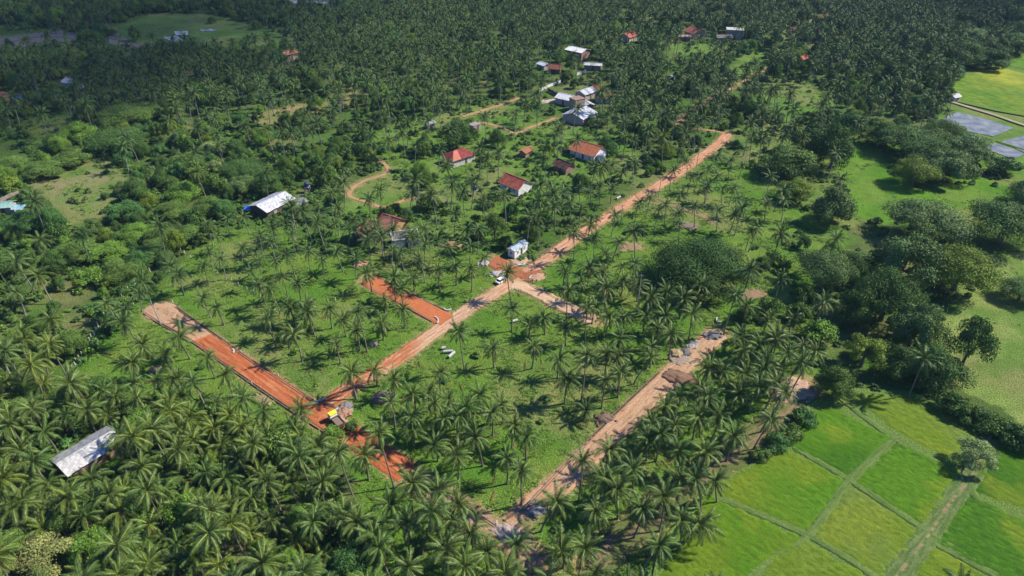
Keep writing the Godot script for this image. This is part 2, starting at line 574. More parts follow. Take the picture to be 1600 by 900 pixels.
	strip("dirt_path", "bare brown earth strip beside the rice fields", [925, 880, 960, 850, 1010, 812, 1060, 770, 1110, 735, 1160, 700, 1205, 665, 1235, 640, 1262, 600], 6.5, 0.03, tone8, 0.4)
	var path := func(u, m, all): return Color(0.38, 0.235, 0.125).lerp(VERGE, 0.7 * smoothstep(0.5, 1.0, absf(u) + streak(u, m) * 0.4))
	strip("dirt_path", "winding footpath across the bright scrub below the red roofed house", [594, 250, 605, 262, 600, 272, 575, 280, 551, 293, 546, 306, 570, 315, 600, 324, 622, 316, 650, 306], 1.7, 0.03, path, 0.4, 7)
	strip("dirt_path", "dirt track past the grey shed towards the upper houses", [722, 182, 755, 172, 790, 161, 812, 152], 2.2, 0.03, path, 0.25, 7)
	strip("dirt_path", "curved dirt track between the upper garden plots", [752, 191, 780, 198, 806, 208, 822, 201, 850, 191, 868, 184], 1.8, 0.034, path, 0.25, 7)
	strip("dirt_path", "thin dirt track bending through palms above the main road", [1136, 210, 1120, 205, 1085, 200, 1060, 192, 1078, 174, 1097, 162, 1125, 146, 1147, 135, 1170, 122, 1200, 106, 1228, 92], 1.9, 0.034, path, 0.25, 7)
	var tone10 := func(u, m, all): return Color(0.24, 0.20, 0.09).lerp(VERGE, absf(u))
	strip("dirt_path", "grassy lane edge beside the palms across from the cabin", [1010, 308, 1045, 318, 1080, 330, 1112, 342], 3.4, 0.03, tone10, 0.2, 7)
	var tone11 := func(u, m, all): return Color(0.36, 0.30, 0.22).lerp(VERGE, smoothstep(0.5, 0.9, absf(u)))
	strip("dirt_path", "pale raised lane between rice fields and flooded plots", [1488, 160, 1520, 170, 1556, 181, 1600, 196, 1660, 214], 2.6, 0.35, tone11, 0.1, 7)
	strip("dirt_path", "pale lane far up among the palms", [1112, 10, 1140, 6, 1175, 2], 4.0, 0.03, path, 0.2, 7)
	strip("dirt_path", "short pale lane in the far upper trees", [1270, 36, 1280, 28, 1288, 22], 4.0, 0.03, path, 0.2, 7)
	# where the loop turns
	var tone12 := func(u, m, all): return PALE.lerp(Color(0.40, 0.22, 0.13), clampf(streak(u, m) * 2.0, 0.0, 1.0))
	strip("earth_road", "sandy turning loop at the end of the red road", [262, 500, 240, 494, 233, 484, 246, 477, 264, 479, 270, 488, 262, 500], 3.0, 0.064, tone12, 0.12, 9)

# a flat heap or patch of loose earth, sand or stone
func heap(called: String, label: String, category: String, x: float, y: float, r: float, h: float, col: Color, long := 1.0, turn := 0.0, group := "") -> void:
	var pts := PackedVector3Array()
	var cols := PackedColorArray()
	var k := 18
	var sd := x * 0.37
	for j in k + 1:
		for i in k + 1:
			var a := Vector2(2.0 * i / k - 1.0, 2.0 * j / k - 1.0)
			var d := a.length()
			var f := clampf(1.0 - d * (1.0 + 0.65 * n2.get_noise_2d(a.x * 7.0 + sd, a.y * 7.0)), 0.0, 1.0)
			pts.append(Vector3(a.x * r * long, f * h * (1.0 + 0.5 * n2.get_noise_2d(a.x * 22.0 + sd, a.y * 22.0)) - 0.55 + 0.60 * minf(f * 9.0, 1.0), a.y * r))
			cols.append(col * (1.0 + 0.35 * n2.get_noise_2d(a.x * 30.0 + sd, a.y * 30.0 + 40.0)))
	var o := put(called, grid_mesh(pts, cols, k + 1, k + 1), M.soil, null, gp(x, y))
	o.rotation.y = turn
	tag(o, label, category, group)

func make_fields() -> void:
	var lime := Color(0.085, 0.205, 0.008)
	var deep := Color(0.050, 0.150, 0.006)
	var olive := Color(0.135, 0.220, 0.014)
	var ripe := Color(0.30, 0.34, 0.03)
	var sage := Color(0.150, 0.220, 0.034)
	var F := [
		["large rough rice field at the bottom edge beside the palm strip", [1106, 776, 1185, 812, 1257, 847, 1192, 884, 1130, 950, 1010, 960, 1062, 850], olive, lime],
		["bright green rice field next to the bare earth strip", [1262, 648, 1300, 640, 1392, 686, 1326, 744, 1236, 700], lime, deep],
		["yellow green rice field below the bright one", [1228, 704, 1318, 752, 1262, 832, 1108, 768], olive, lime],
		["dark green rice field in the middle of the plots", [1404, 694, 1500, 738, 1446, 824, 1338, 754], deep, lime],
		["olive rice field in the middle lower plots", [1330, 764, 1440, 832, 1378, 906, 1272, 838], olive, sage],
		["olive rice field at the bottom edge", [1256, 846, 1370, 912, 1330, 990, 1180, 990, 1196, 880], olive, sage],
		["rough sage rice field under the dark hedge", [1318, 614, 1420, 622, 1540, 672, 1478, 716, 1400, 676], sage, olive],
		["deep green rice field by the right edge", [1560, 688, 1700, 720, 1720, 830, 1620, 800, 1524, 770], lime, deep],
		["deep green rice field beyond the earthen bank", [1514, 776, 1612, 822, 1740, 880, 1640, 940, 1552, 900, 1464, 852], deep, lime],
		["green rice field in the lower corner", [1458, 858, 1560, 910, 1640, 960, 1560, 1000, 1400, 960], deep, olive],
		["yellow ripening rice field far up by the water", [1522, 112, 1560, 106, 1610, 118, 1640, 150, 1568, 143], ripe, olive],
		["bright rice field far up beside the tall trees", [1477, 134, 1520, 114, 1566, 145, 1640, 155, 1640, 190, 1555, 170, 1495, 154], lime, olive],
		["green rice field at the far right edge", [1560, 100, 1630, 80, 1660, 112, 1610, 112], deep, lime]]
	for k in F.size():
		var q := poly(F[k][1])
		var bb := Rect2(q[0], Vector2.ZERO)
		for p in q: bb = bb.expand(p)
		var st := 0.55 if k < 10 else 1.6
		var nx := int(bb.size.x / st) + 2
		var nz := int(bb.size.y / st) + 2
		var pts := PackedVector3Array()
		var cols := PackedColorArray()
		var keep := PackedByteArray()
		for j in nz:
			for i in nx:
				var p := bb.position + Vector2(i, j) * st
				var w := p + Vector2(n2.get_noise_2d(p.x * 1.5, p.y * 1.5), n2.get_noise_2d(p.x * 1.5 + 99.0, p.y * 1.5)) * 0.8
				var ins := inside(w, q)
				keep.append(1 if ins else 0)
				var rip := n2.get_noise_2d(p.x * 3.2 + k * 31.0, p.y * 5.5 + p.x * 2.0)
				var broad := n3.get_noise_2d(p.x * 0.5 + k * 17.0, p.y * 0.5)
				pts.append(Vector3(p.x, 0.52 + 0.22 * rip + 0.12 * n2.get_noise_2d(p.x * 9.0, p.y * 9.0) if ins else 0.28, p.y))
				var c: Color = F[k][2].lerp(F[k][3], clampf(0.45 + broad * 2.2 + rip * 0.8, 0.0, 1.0))
				var gold := n3.get_noise_2d(p.x * 0.9 + k * 41.0 + 300.0, p.y * 0.9)
				if gold > 0.12: c = c.lerp(Color(0.185, 0.250, 0.016), clampf((gold - 0.12) * 2.4, 0.0, 0.6))
				cols.append(c * (1.0 + 0.38 * rip + 0.2 * n2.get_noise_2d(p.x * 14.0, p.y * 14.0)))
		var m := grid_mesh(pts, cols, nx, nz)
		var a := m.surface_get_arrays(0)      # leave out the cells that lie wholly outside the plot
		var idx := PackedInt32Array()
		var all: PackedInt32Array = a[Mesh.ARRAY_INDEX]
		for i in range(0, all.size(), 3):
			if keep[all[i]] or keep[all[i + 1]] or keep[all[i + 2]]:
				idx.append(all[i]); idx.append(all[i + 1]); idx.append(all[i + 2])
		a[Mesh.ARRAY_INDEX] = idx
		var m2 := ArrayMesh.new()
		m2.add_surface_from_arrays(Mesh.PRIMITIVE_TRIANGLES, a)
		tag(put("rice_crop", m2, M.crop), F[k][0], "", "", "stuff")
	# the grassy land that carries the plots
	for w in [[1262, 634, 1310, 606, 1420, 612, 1550, 664, 1600, 676, 1760, 720, 1800, 1000, 1000, 1000, 1030, 850, 1100, 764, 1225, 700], [1470, 136, 1520, 108, 1556, 92, 1640, 74, 1680, 80, 1680, 196, 1555, 174, 1488, 158]]:
		var q := poly(w)
		var ix := Geometry2D.triangulate_polygon(q)
		var o := Tri.new()
		for i in range(0, ix.size(), 3):
			var P := []
			for k in 3: P.append(Vector3(q[ix[i + k]].x, 0.30, q[ix[i + k]].y))
			var c := Color(0.115, 0.185, 0.04)
			if (P[2] - P[0]).cross(P[1] - P[0]).y > 0: o.t(P[0], P[1], P[2], c)
			else: o.t(P[0], P[2], P[1], c)
		structure(put("field_ground", o.mesh(), M.ground), "grassy ground of the rice fields")
	# grassy banks between the plots
	var bank := func(u, m, all): return Color(0.125, 0.185, 0.05).lerp(Color(0.085, 0.145, 0.035), clampf(streak(u, m) * 2.0 + 0.4, 0.0, 1.0))
	for b in [[1312, 624, 1400, 690, 1500, 742], [1240, 700, 1326, 752, 1448, 832, 1560, 905], [1100, 770, 1268, 842, 1380, 912], [1396, 688, 1326, 752, 1262, 838, 1190, 886, 1150, 930], [1556, 690, 1518, 772, 1620, 822, 1720, 870], [1452, 846, 1560, 905]]:
		strip("field_bank", "grassy bank between rice plots", b, 1.7, 0.50, bank, 0.3, 9)
	var tone9 := func(u, m, all):
		var c := Color(0.125, 0.175, 0.06).lerp(Color(0.08, 0.13, 0.035), clampf(streak(u, m) * 2.0 + 0.4, 0.0, 1.0))
		return c.lerp(Color(0.30, 0.21, 0.12), 0.9 * band(u, -0.2, 0.02, 0.08) * smoothstep(-0.25, 0.1, n2.get_noise_2d(m * 1.4, 3.0)))
	strip("field_bank", "broad grassy bank with a bare earth track between rice fields", [1545, 682, 1520, 738, 1480, 790, 1440, 848, 1390, 912, 1350, 960], 4.2, 0.5, tone9, 0.2, 15)
	# flooded plots and ponds
	var W := [
		["flooded rice plot beside the raised lane", [1470, 186, 1496, 175, 1540, 186, 1584, 200, 1552, 213, 1512, 205]],
		["flooded plot below the raised lane", [1510, 208, 1536, 214, 1530, 219, 1500, 213]],
		["flooded plot at the right edge", [1565, 221, 1600, 212, 1660, 230, 1600, 238]],
		["flooded plot behind the spreading trees", [1537, 231, 1556, 223, 1602, 240, 1584, 249]],
		["small pool in the far meadow", [272, 49, 293, 48, 294, 55, 275, 55]],
		["thin pool beside the small pool in the far meadow", [312, 46, 340, 43, 338, 48, 316, 49]],
		["far lake beyond the upper trees", [452, 3, 480, 9, 512, 5, 522, -6, 440, -6]],
		["wet plot at the far edge of the meadow", [255, 58, 275, 56, 290, 64, 272, 67]],
		["shaded ditch under the open limbed tree", [1452, 412, 1475, 404, 1482, 416, 1460, 425]],
		["pool at the far upper edge", [85, -3, 100, -3, 98, 3, 88, 3]]]
	for w in W:
		var q := poly(w[1])
		var o := Tri.new()
		var ix := Geometry2D.triangulate_polygon(q)
		for i in range(0, ix.size(), 3):
			var P := []
			for k in 3: P.append(Vector3(q[ix[i + k]].x, 0.03, q[ix[i + k]].y))
			if (P[2] - P[0]).cross(P[1] - P[0]).y > 0: o.t(P[0], P[1], P[2], Color(1, 1, 1))
			else: o.t(P[0], P[2], P[1], Color(1, 1, 1))
		structure(put("pond_water", o.mesh(), M.water), w[0])
	var mud := [
		["bare grey rice plots far up", [0, 60, 50, 52, 95, 46, 122, 54, 130, 70, 107, 67, 75, 62, 45, 72, 0, 82]],
		["bare brown rice plots behind the dark tree", [170, 51, 185, 52, 205, 65, 228, 70, 215, 80, 170, 68]]]
	for w in mud:
		var bb2 := poly(w[1])
		var o := Tri.new()
		var ix := Geometry2D.triangulate_polygon(bb2)
		for i in range(0, ix.size(), 3):
			var P := []
			for k in 3: P.append(Vector3(bb2[ix[i + k]].x, 0.02, bb2[ix[i + k]].y))
			if (P[2] - P[0]).cross(P[1] - P[0]).y > 0: o.t(P[0], P[1], P[2], Color(0.23, 0.19, 0.17))
			else: o.t(P[0], P[2], P[1], Color(0.23, 0.19, 0.17))
		structure(put("bare_plot", o.mesh(), M.soil), w[0])
	for b in [[0, 70, 60, 58, 110, 60], [30, 75, 40, 56], [75, 62, 70, 50], [104, 66, 100, 48], [172, 60, 215, 68], [190, 52, 186, 72]]:
		strip("field_bank", "grassy bank between bare plots", b, 2.4, 0.3, bank, 0.3, 5)
	for b in [[1470, 190, 1512, 207, 1545, 217, 1600, 234], [1500, 208, 1540, 216, 1560, 220, 1590, 208], [1530, 224, 1556, 220], [1495, 156, 1540, 140, 1565, 144], [1524, 113, 1568, 144, 1640, 154]]:
		strip("field_bank", "grassy bank between flooded plots", b, 1.8, 0.3, bank, 0.3, 5)

# ---------------------------------------------------------------- buildings
func box_part(called: String, parent: Node, at: Vector3, s: Vector3, m: Material, col := Color(1, 1, 1), b := Basis.IDENTITY) -> MeshInstance3D:
	var o := Tri.new()
	o.box(Vector3.ZERO, s, col, b)
	return put(called, o.mesh(), m, parent, at)

func window_part(w: Node3D, parent: Node, at: Vector3, side: bool, wd := 1.0, ht := 1.1) -> void:   # side: set in a wall that faces along x
	var f := Tri.new()
	var d := Vector3(0.10, ht, 0.12) if side else Vector3(0.12, ht, 0.10)
	var bar := Vector3(0.10, 0.10, wd) if side else Vector3(wd, 0.10, 0.10)
	var ax := Vector3(0, 0, 1) if side else Vector3(1, 0, 0)
	for k in [-0.5, 0.0, 0.5]:
		f.box(ax * wd * k * 0.94, d, Color(0.75, 0.73, 0.68))
	for k in [-0.5, 0.5]:
		f.box(Vector3(0, ht * k, 0), bar, Color(0.75, 0.73, 0.68))
	var win := put("window", f.mesh(), M.paint, w, at)
	var p := Tri.new()
	p.box(Vector3.ZERO, Vector3(0.03, ht * 0.96, wd * 0.96) if side else Vector3(wd * 0.96, ht * 0.96, 0.03), Color(0.03, 0.035, 0.04))
	put("pane", p.mesh(), M.glass, win)

# p: x y (photo point of the centre on the ground), ax ay bx by (photo points that give the direction of the ridge),
# L W h rise over; roof: "sheet" or "tile"; rc roof colour, rc2 odd sheets, wc wall colour
func house(called: String, label: String, category: String, p: Dictionary) -> Node3D:
	var a := gp(p.dir[0], p.dir[1])
	var b := gp(p.dir[2], p.dir[3])
	var o := thing(called, gp(p.x, p.y), atan2(-(b.z - a.z), b.x - a.x))
	tag(o, label, category, p.get("group", ""))
	var L: float = p.L
	var W: float = p.W
	var h: float = p.h
	var rise: float = p.get("rise", 1.6)
	var ov: float = p.get("over", 0.6)
	var t := 0.18
	var wc: Color = p.wc
	var e := p.get("wall_short", 1.0) as float
	# walls butt end to end, gables included
	box_part("wall", o, Vector3(0, h / 2 - 0.1, W / 2 - t / 2), Vector3(L, h + 0.2, t), M.plaster, wc)
	box_part("wall", o, Vector3(0, h / 2 - 0.1, -W / 2 + t / 2), Vector3(L, h + 0.2, t), M.plaster, wc)
	for s in [-1.0, 1.0]:
		var g := Tri.new()
		var z := W / 2 - t
		var x0: float = s * L / 2
		var x1: float = s * (L / 2 - t)
		g.box(Vector3((x0 + x1) / 2, h / 2 - 0.1, 0), Vector3(t, h + 0.2, z * 2), wc)
		if not p.get("hip", false) and not p.get("flat", false):
			var up := h + rise * (z / (W / 2)) - 0.04
			for x in [x0, x1]:
				g.t(Vector3(x, h, -z), Vector3(x, up, 0), Vector3(x, h, z), wc)
			g.q(Vector3(x0, h, -z), Vector3(x1, h, -z), Vector3(x1, up, 0), Vector3(x0, up, 0), wc)
			g.q(Vector3(x0, h, z), Vector3(x1, h, z), Vector3(x1, up, 0), Vector3(x0, up, 0), wc)
		put("gable_wall", g.mesh(), M.plaster, o)
	var rm: Material = M.tile if p.roof == "tile" else M.sheet
	var hl := L / 2 + ov
	var hw := W / 2 + ov
	var drop := rise * ov / (W / 2)
	if p.get("flat", false):
		box_part("roof", o, Vector3(0, h + 0.20, 0), Vector3(L + ov * 2, 0.2, W + ov * 2), M.plaster, p.rc)
	elif p.roof == "sheet":
		var n: int = p.get("n", 10)
		for s in [-1.0, 1.0]:
			for i in n:
				var x0 := -hl + 2 * hl * i / n
				var x1 := -hl + 2 * hl * (i + 1.04) / n
				var y := 0.02 * (i % 2) + R(0, 0.015)
				var z1 := hw + R(-0.12, 0.12)
				var col: Color = p.rc * R(0.9, 1.05)
				if p.has("rc2") and rng.randf() < float(p.get("odd", 0.25)): col = p.rc2 * R(0.85, 1.1)
				if p.get("two", false): col = (p.rc2 if (s < 0) == (rng.randf() < 0.9) else p.rc) * R(0.9, 1.05)
				var g := Tri.new()
				var k := 5
				for j in k:      # corrugations
					var xa := lerpf(x0, x1, float(j) / k)
					var xb := lerpf(x0, x1, (j + 0.5) / k)
					var xc := lerpf(x0, x1, (j + 1.0) / k)
					for m in [[xa, xb, 0.0, 0.05], [xb, xc, 0.05, 0.0]]:
						var A := Vector3(m[0], h + rise + y + m[2], 0)
						var B := Vector3(m[1], h + rise + y + m[3], 0)
						var C := Vector3(m[1], h - drop + y + m[3], s * z1)
						var D := Vector3(m[0], h - drop + y + m[2], s * z1)
						if s > 0: g.q(A, B, C, D, col)
						else: g.q(D, C, B, A, col)
				put("roof_sheet", g.mesh(), rm, o)
		box_part("ridge_cap", o, Vector3(0, h + rise + 0.08, 0), Vector3(hl * 2, 0.06, 0.4), rm, p.rc * 0.9)
	else:
		var hip: float = (W / 2 if p.get("hip", false) else 0.0)
		var rows := 12
		for s in [-1.0, 1.0]:
			var g := Tri.new()
			for i in rows:
				var f0 := float(i) / rows
				var f1 := (i + 1.06) / rows
				var cuts := 14
				for j in cuts:
					var u0 := 2.0 * j / cuts - 1.0
					var u1 := 2.0 * (j + 1) / cuts - 1.0
					var col: Color = p.rc * R(0.82, 1.14)
					if p.has("rc2") and n3.get_noise_2d(u0 * 40.0 + p.x, f0 * 30.0) > 0.05: col = p.rc2 * R(0.8, 1.15)
					if p.has("rc3") and u0 < -0.35: col = p.rc3 * R(0.9, 1.08)
					var w0 := hl - hip * (1.0 - f0)
					var w1 := hl - hip * (1.0 - minf(f1, 1.0))
					var y0 := h + rise - (rise + drop) * f0 + 0.01
					var y1 := h + rise - (rise + drop) * f1 + 0.07
					var A := Vector3(u0 * w0, y0, s * hw * f0)
					var B := Vector3(u1 * w0, y0, s * hw * f0)
					var C := Vector3(u1 * w1, y1, s * hw * f1)
					var D := Vector3(u0 * w1, y1, s * hw * f1)
					if s > 0: g.q(A, B, C, D, col)
					else: g.q(D, C, B, A, col)
			put("roof", g.mesh(), rm, o)
		if hip > 0.0:
			for s in [-1.0, 1.0]:
				var g := Tri.new()
				for i in rows:
					var f0 := float(i) / rows
					var f1 := (i + 1.0) / rows
					var y0 := h + rise - (rise + drop) * f0 + 0.03
					var y1 := h + rise - (rise + drop) * f1 + 0.06
					var x0 := hl - hip * (1.0 - f0)
					var x1 := hl - hip * (1.0 - f1)
					for j in 6:
						var v0 := 2.0 * j / 6.0 - 1.0
						var v1 := 2.0 * (j + 1) / 6.0 - 1.0
						g.q(Vector3(s * x0, y0, v0 * hw * f0), Vector3(s * x0, y0, v1 * hw * f0), Vector3(s * x1, y1, v1 * hw * f1), Vector3(s * x1, y1, v0 * hw * f1), p.rc * R(0.82, 1.14))
				put("hip_roof", g.mesh(), rm, o)
		var cap := Tri.new()
		cap.box(Vector3(0, h + rise + 0.05, 0), Vector3(hl * 2 - hip * 2 + 0.2, 0.16, 0.32), p.rc * 0.85)
		put("ridge_cap", cap.mesh(), rm, o)
	for w in p.get("win", []):     # [wall: +z -z +x -x, offset along it]
		match w[0]:
			"+z": window_part(o, o, Vector3(w[1], h * 0.55, W / 2), false)
			"-z": window_part(o, o, Vector3(w[1], h * 0.55, -W / 2), false)
			"+x": window_part(o, o, Vector3(L / 2, h * 0.55, w[1]), true)
			"-x": window_part(o, o, Vector3(-L / 2, h * 0.55, w[1]), true)
	for w in p.get("door", []):
		var at := Vector3(w[1], 1.0, W / 2) if w[0] == "+z" else Vector3(w[1], 1.0, -W / 2)
		if w[0] == "+x": at = Vector3(L / 2, 1.0, w[1])
		var d := box_part("door", o, at, Vector3(0.12, 2.0, 0.9) if w[0] == "+x" else Vector3(0.9, 2.0, 0.12), M.paint, Color(0.10, 0.06, 0.035))
		box_part("handle", d, Vector3(0.3, 0, 0.09) if w[0] != "+x" else Vector3(0.09, 0, 0.3), Vector3(0.06, 0.06, 0.06), M.paint, Color(0.5, 0.5, 0.5))
	return o

func make_houses() -> void:
	var white := Color(0.72, 0.73, 0.74)
	var grey := Color(0.33, 0.34, 0.35)
	var lime := Color(0.68, 0.67, 0.63)
	var red := Color(0.44, 0.125, 0.075)
	var orange := Color(0.55, 0.195, 0.095)
	var o := house("shed", "long shed under grey and white metal sheets among the palms, lower left", "shed", {"x": 143, "y": 716, "dir": [98, 712, 165, 672], "L": 10.6, "W": 6.4, "h": 2.4, "rise": 0.9, "over": 0.5, "roof": "sheet", "rc": Color(0.66, 0.65, 0.64), "rc2": Color(0.42, 0.43, 0.44), "two": true, "n": 14, "wc": Color(0.26, 0.17, 0.12), "door": [["+z", 2.0]]})
	o = house("farm_building", "low barn with a wide bright white metal roof beside a blue tarpaulin", "barn", {"x": 427, "y": 327, "dir": [388, 327, 434, 305], "L": 11.5, "W": 8.5, "h": 2.8, "rise": 1.3, "roof": "sheet", "rc": white, "rc2": Color(0.6, 0.61, 0.63), "n": 12, "wc": Color(0.12, 0.09, 0.07), "door": [["+z", 1.0]], "win": [["+z", -2.5]]})
	o = house("shed", "small grey sheet roofed shed beside the white roofed barn", "shed", {"x": 464, "y": 325, "dir": [452, 328, 475, 317], "L": 5.5, "W": 4.0, "h": 2.2, "rise": 0.6, "roof": "sheet", "rc": Color(0.20, 0.21, 0.20), "rc2": grey, "n": 6, "wc": Color(0.25, 0.22, 0.18), "door": [["+z", 0.5]]})
	o = house("house", "old house with a weathered brown tiled roof and dark gable, near palms", "house", {"x": 585, "y": 368, "dir": [563, 362, 612, 348], "L": 11.0, "W": 7.5, "h": 3.2, "rise": 2.0, "roof": "tile", "rc": Color(0.23, 0.095, 0.07), "rc2": Color(0.10, 0.075, 0.06), "wc": Color(0.15, 0.145, 0.14), "door": [["+z", 0.0]], "win": [["+z", 3.0], ["+z", -3.0]]})
	o = house("house", "brown tiled wing beside the unfinished white walls", "house", {"x": 614, "y": 360, "dir": [600, 345, 622, 352], "L": 6.5, "W": 6.0, "h": 3.4, "rise": 1.7, "roof": "tile", "rc": Color(0.27, 0.10, 0.07), "rc2": Color(0.20, 0.08, 0.06), "wc": Color(0.42, 0.27, 0.14), "door": [["+z", 0.5]], "win": [["+z", -1.8]]})
	# the roofless white house next to it
	var u := thing("unfinished_house", gp(634, 380), gp(0, 0).x * 0 + 0.25)
	tag(u, "roofless white walled house under construction beside the brown tiled roof", "house")
	for w in [[Vector3(0, 1.5, 3.0), Vector3(8.5, 3.0, 0.2)], [Vector3(0, 1.5, -3.0), Vector3(8.5, 3.0, 0.2)], [Vector3(-4.15, 1.5, 0), Vector3(0.2, 3.0, 5.8)], [Vector3(4.15, 1.5, 0), Vector3(0.2, 3.0, 5.8)], [Vector3(0.6, 1.4, 0), Vector3(0.18, 2.8, 5.8)]]:
		box_part("wall", u, w[0], w[1], M.plaster, lime)
	for x in [-2.4, 2.4]: window_part(u, u, Vector3(x, 1.6, 3.08), false, 1.2, 1.2)
	box_part("door", u, Vector3(0.0, 1.0, 3.06), Vector3(0.9, 2.0, 0.16), M.paint, Color(0.06, 0.05, 0.04))
	box_part("lintel", u, Vector3(0, 3.1, 3.0), Vector3(8.6, 0.2, 0.3), M.plaster, Color(0.5, 0.5, 0.48))
	o = house("site_cabin", "small white cabin with a pale blue sheet roof beside the crossroads", "cabin", {"x": 809, "y": 395, "dir": [801, 401, 824, 386], "L": 6.4, "W": 2.6, "h": 2.5, "rise": 0.45, "over": 0.25, "roof": "sheet", "rc": Color(0.58, 0.68, 0.72), "n": 8, "wc": Color(0.78, 0.79, 0.80), "win": [["+z", 1.6], ["-x", 0.0], ["+z", -1.6]], "door": [["+z", 0.2]]})
	o = house("house", "house with a two tone red and salmon tiled hip roof beside a dark round tree", "house", {"x": 717, "y": 252, "dir": [696, 252, 734, 240], "L": 10.5, "W": 7.0, "h": 3.0, "rise": 2.0, "roof": "tile", "hip": true, "rc": Color(0.29, 0.068, 0.062), "rc2": Color(0.22, 0.05, 0.05), "rc3": Color(0.55, 0.20, 0.13), "wc": Color(0.55, 0.54, 0.5), "win": [["+z", 3.0], ["+z", -2.0]], "door": [["+z", 1.0]]})
	o = house("house", "house with a faded red tiled roof and white verandah walls", "house", {"x": 806, "y": 296, "dir": [788, 281, 816, 292], "L": 9.0, "W": 7.0, "h": 3.0, "rise": 2.0, "roof": "tile", "rc": red, "rc2": Color(0.33, 0.09, 0.07), "wc": Color(0.70, 0.70, 0.70), "win": [["+z", -2.0], ["+z", 2.4]], "door": [["+z", 0.2]]})
	o = house("house", "white house under a clean bright orange tiled roof", "house", {"x": 919, "y": 243, "dir": [900, 228, 933, 238], "L": 11.5, "W": 8.6, "h": 2.8, "rise": 2.5, "roof": "tile", "rc": orange, "wc": Color(0.72, 0.73, 0.75), "win": [["+z", -3.2], ["+z", 3.6]], "door": [["+z", 0.4]]})
	o = house("outhouse", "little white outhouse at the end of the orange roofed house", "outhouse", {"x": 939, "y": 252, "dir": [936, 252, 942, 248], "L": 2.6, "W": 2.2, "h": 2.6, "rise": 0.3, "over": 0.1, "roof": "sheet", "rc": white, "n": 3, "wc": white, "door": [["+z", 0.2]]})
	o = house("hut", "hut with a blackened tile roof and a red patched end below the orange roof", "hut", {"x": 881, "y": 266, "dir": [873, 256, 893, 264], "L": 6.5, "W": 5.0, "h": 2.4, "rise": 1.4, "roof": "tile", "rc": Color(0.075, 0.06, 0.06), "rc2": Color(0.22, 0.08, 0.06), "wc": Color(0.3, 0.2, 0.15), "door": [["+z", 0.4]]})
	o = house("hut", "low hut with a small tan roof behind the red tiled house", "hut", {"x": 822, "y": 242, "dir": [815, 244, 830, 236], "L": 5.0, "W": 3.0, "h": 2.2, "rise": 0.7, "roof": "tile", "rc": Color(0.42, 0.20, 0.10), "wc": Color(0.3, 0.22, 0.15), "door": [["+z", 0.4]]})
	o = house("shelter", "tiny white roofed shelter standing alone on the bright plot", "shelter", {"x": 672, "y": 199, "dir": [668, 198, 680, 195], "L": 3.4, "W": 2.6, "h": 2.2, "rise": 0.3, "roof": "sheet", "rc": white, "n": 4, "wc": Color(0.3, 0.3, 0.3), "door": [["+z", 0.2]]})
	o = house("shed", "grey block shed beside the dirt track and the dark round tree", "shed", {"x": 742, "y": 202, "dir": [735, 204, 752, 198], "L": 4.5, "W": 3.2, "h": 2.2, "flat": true, "over": 0.15, "roof": "flat", "rc": Color(0.30, 0.26, 0.24), "wc": Color(0.34, 0.29, 0.27), "door": [["+z", 0.4]]})
	# the cluster of white roofs above the estate
	o = house("house", "large house with a dazzling white metal roof in the roof cluster", "house", {"x": 905, "y": 187, "dir": [888, 181, 910, 170], "L": 11.0, "W": 10.5, "h": 3.0, "rise": 1.7, "roof": "sheet", "rc": Color(0.78, 0.79, 0.80), "rc2": Color(0.66, 0.68, 0.7), "n": 12, "wc": Color(0.45, 0.4, 0.36), "win": [["+z", 2.0]], "door": [["+z", 0.2]]})
	o = house("house", "two storey pinkish block house with one narrow window behind the white roof", "house", {"x": 901, "y": 171, "dir": [894, 170, 908, 167], "L": 5.4, "W": 5.0, "h": 5.2, "flat": true, "over": 0.12, "roof": "flat", "rc": Color(0.28, 0.20, 0.16), "wc": Color(0.42, 0.31, 0.27), "win": [["+z", 0.6]], "door": [["+z", -1.0]]})
	o = house("house", "white roofed house beside the garden wall in the cluster", "house", {"x": 885, "y": 161, "dir": [876, 154, 893, 158], "L": 8.0, "W": 6.5, "h": 3.0, "rise": 1.3, "roof": "sheet", "rc": Color(0.76, 0.77, 0.78), "n": 8, "wc": Color(0.5, 0.47, 0.42), "door": [["+z", 0.2]]})
	o = house("house", "house with a white roof and a grey skylight panel at the cluster's upper side", "house", {"x": 915, "y": 152, "dir": [906, 150, 926, 143], "L": 8.5, "W": 6.0, "h": 3.0, "rise": 1.2, "roof": "sheet", "rc": Color(0.70, 0.72, 0.74), "rc2": Color(0.36, 0.40, 0.46), "n": 9, "wc": Color(0.4, 0.36, 0.33), "door": [["+z", 0.2]]})
	o = house("shed", "small pale grey roof tucked between the white roofs", "shed", {"x": 917, "y": 170, "dir": [911, 162, 920, 168], "L": 4.8, "W": 4.2, "h": 2.6, "rise": 0.7, "roof": "sheet", "rc": Color(0.55, 0.56, 0.58), "n": 5, "wc": Color(0.2, 0.18, 0.18), "door": [["+z", 0.2]]})
	o = house("house", "small red tiled house above the white roof cluster", "house", {"x": 935, "y": 147, "dir": [930, 142, 941, 143], "L": 5.5, "W": 5.0, "h": 2.8, "rise": 1.4, "roof": "tile", "rc": Color(0.46, 0.13, 0.08), "wc": Color(0.62, 0.6, 0.56), "door": [["+z", 0.2]]})
	o = house("house", "dark red tiled house at the outer end of the roof cluster", "house", {"x": 943, "y": 158, "dir": [936, 153, 952, 154], "L": 7.5, "W": 5.5, "h": 2.8, "rise": 1.5, "roof": "tile", "rc": Color(0.40, 0.11, 0.08), "rc2": Color(0.28, 0.08, 0.07), "wc": Color(0.62, 0.6, 0.56), "win": [["+z", 1.6]], "door": [["+z", 0.2]]})
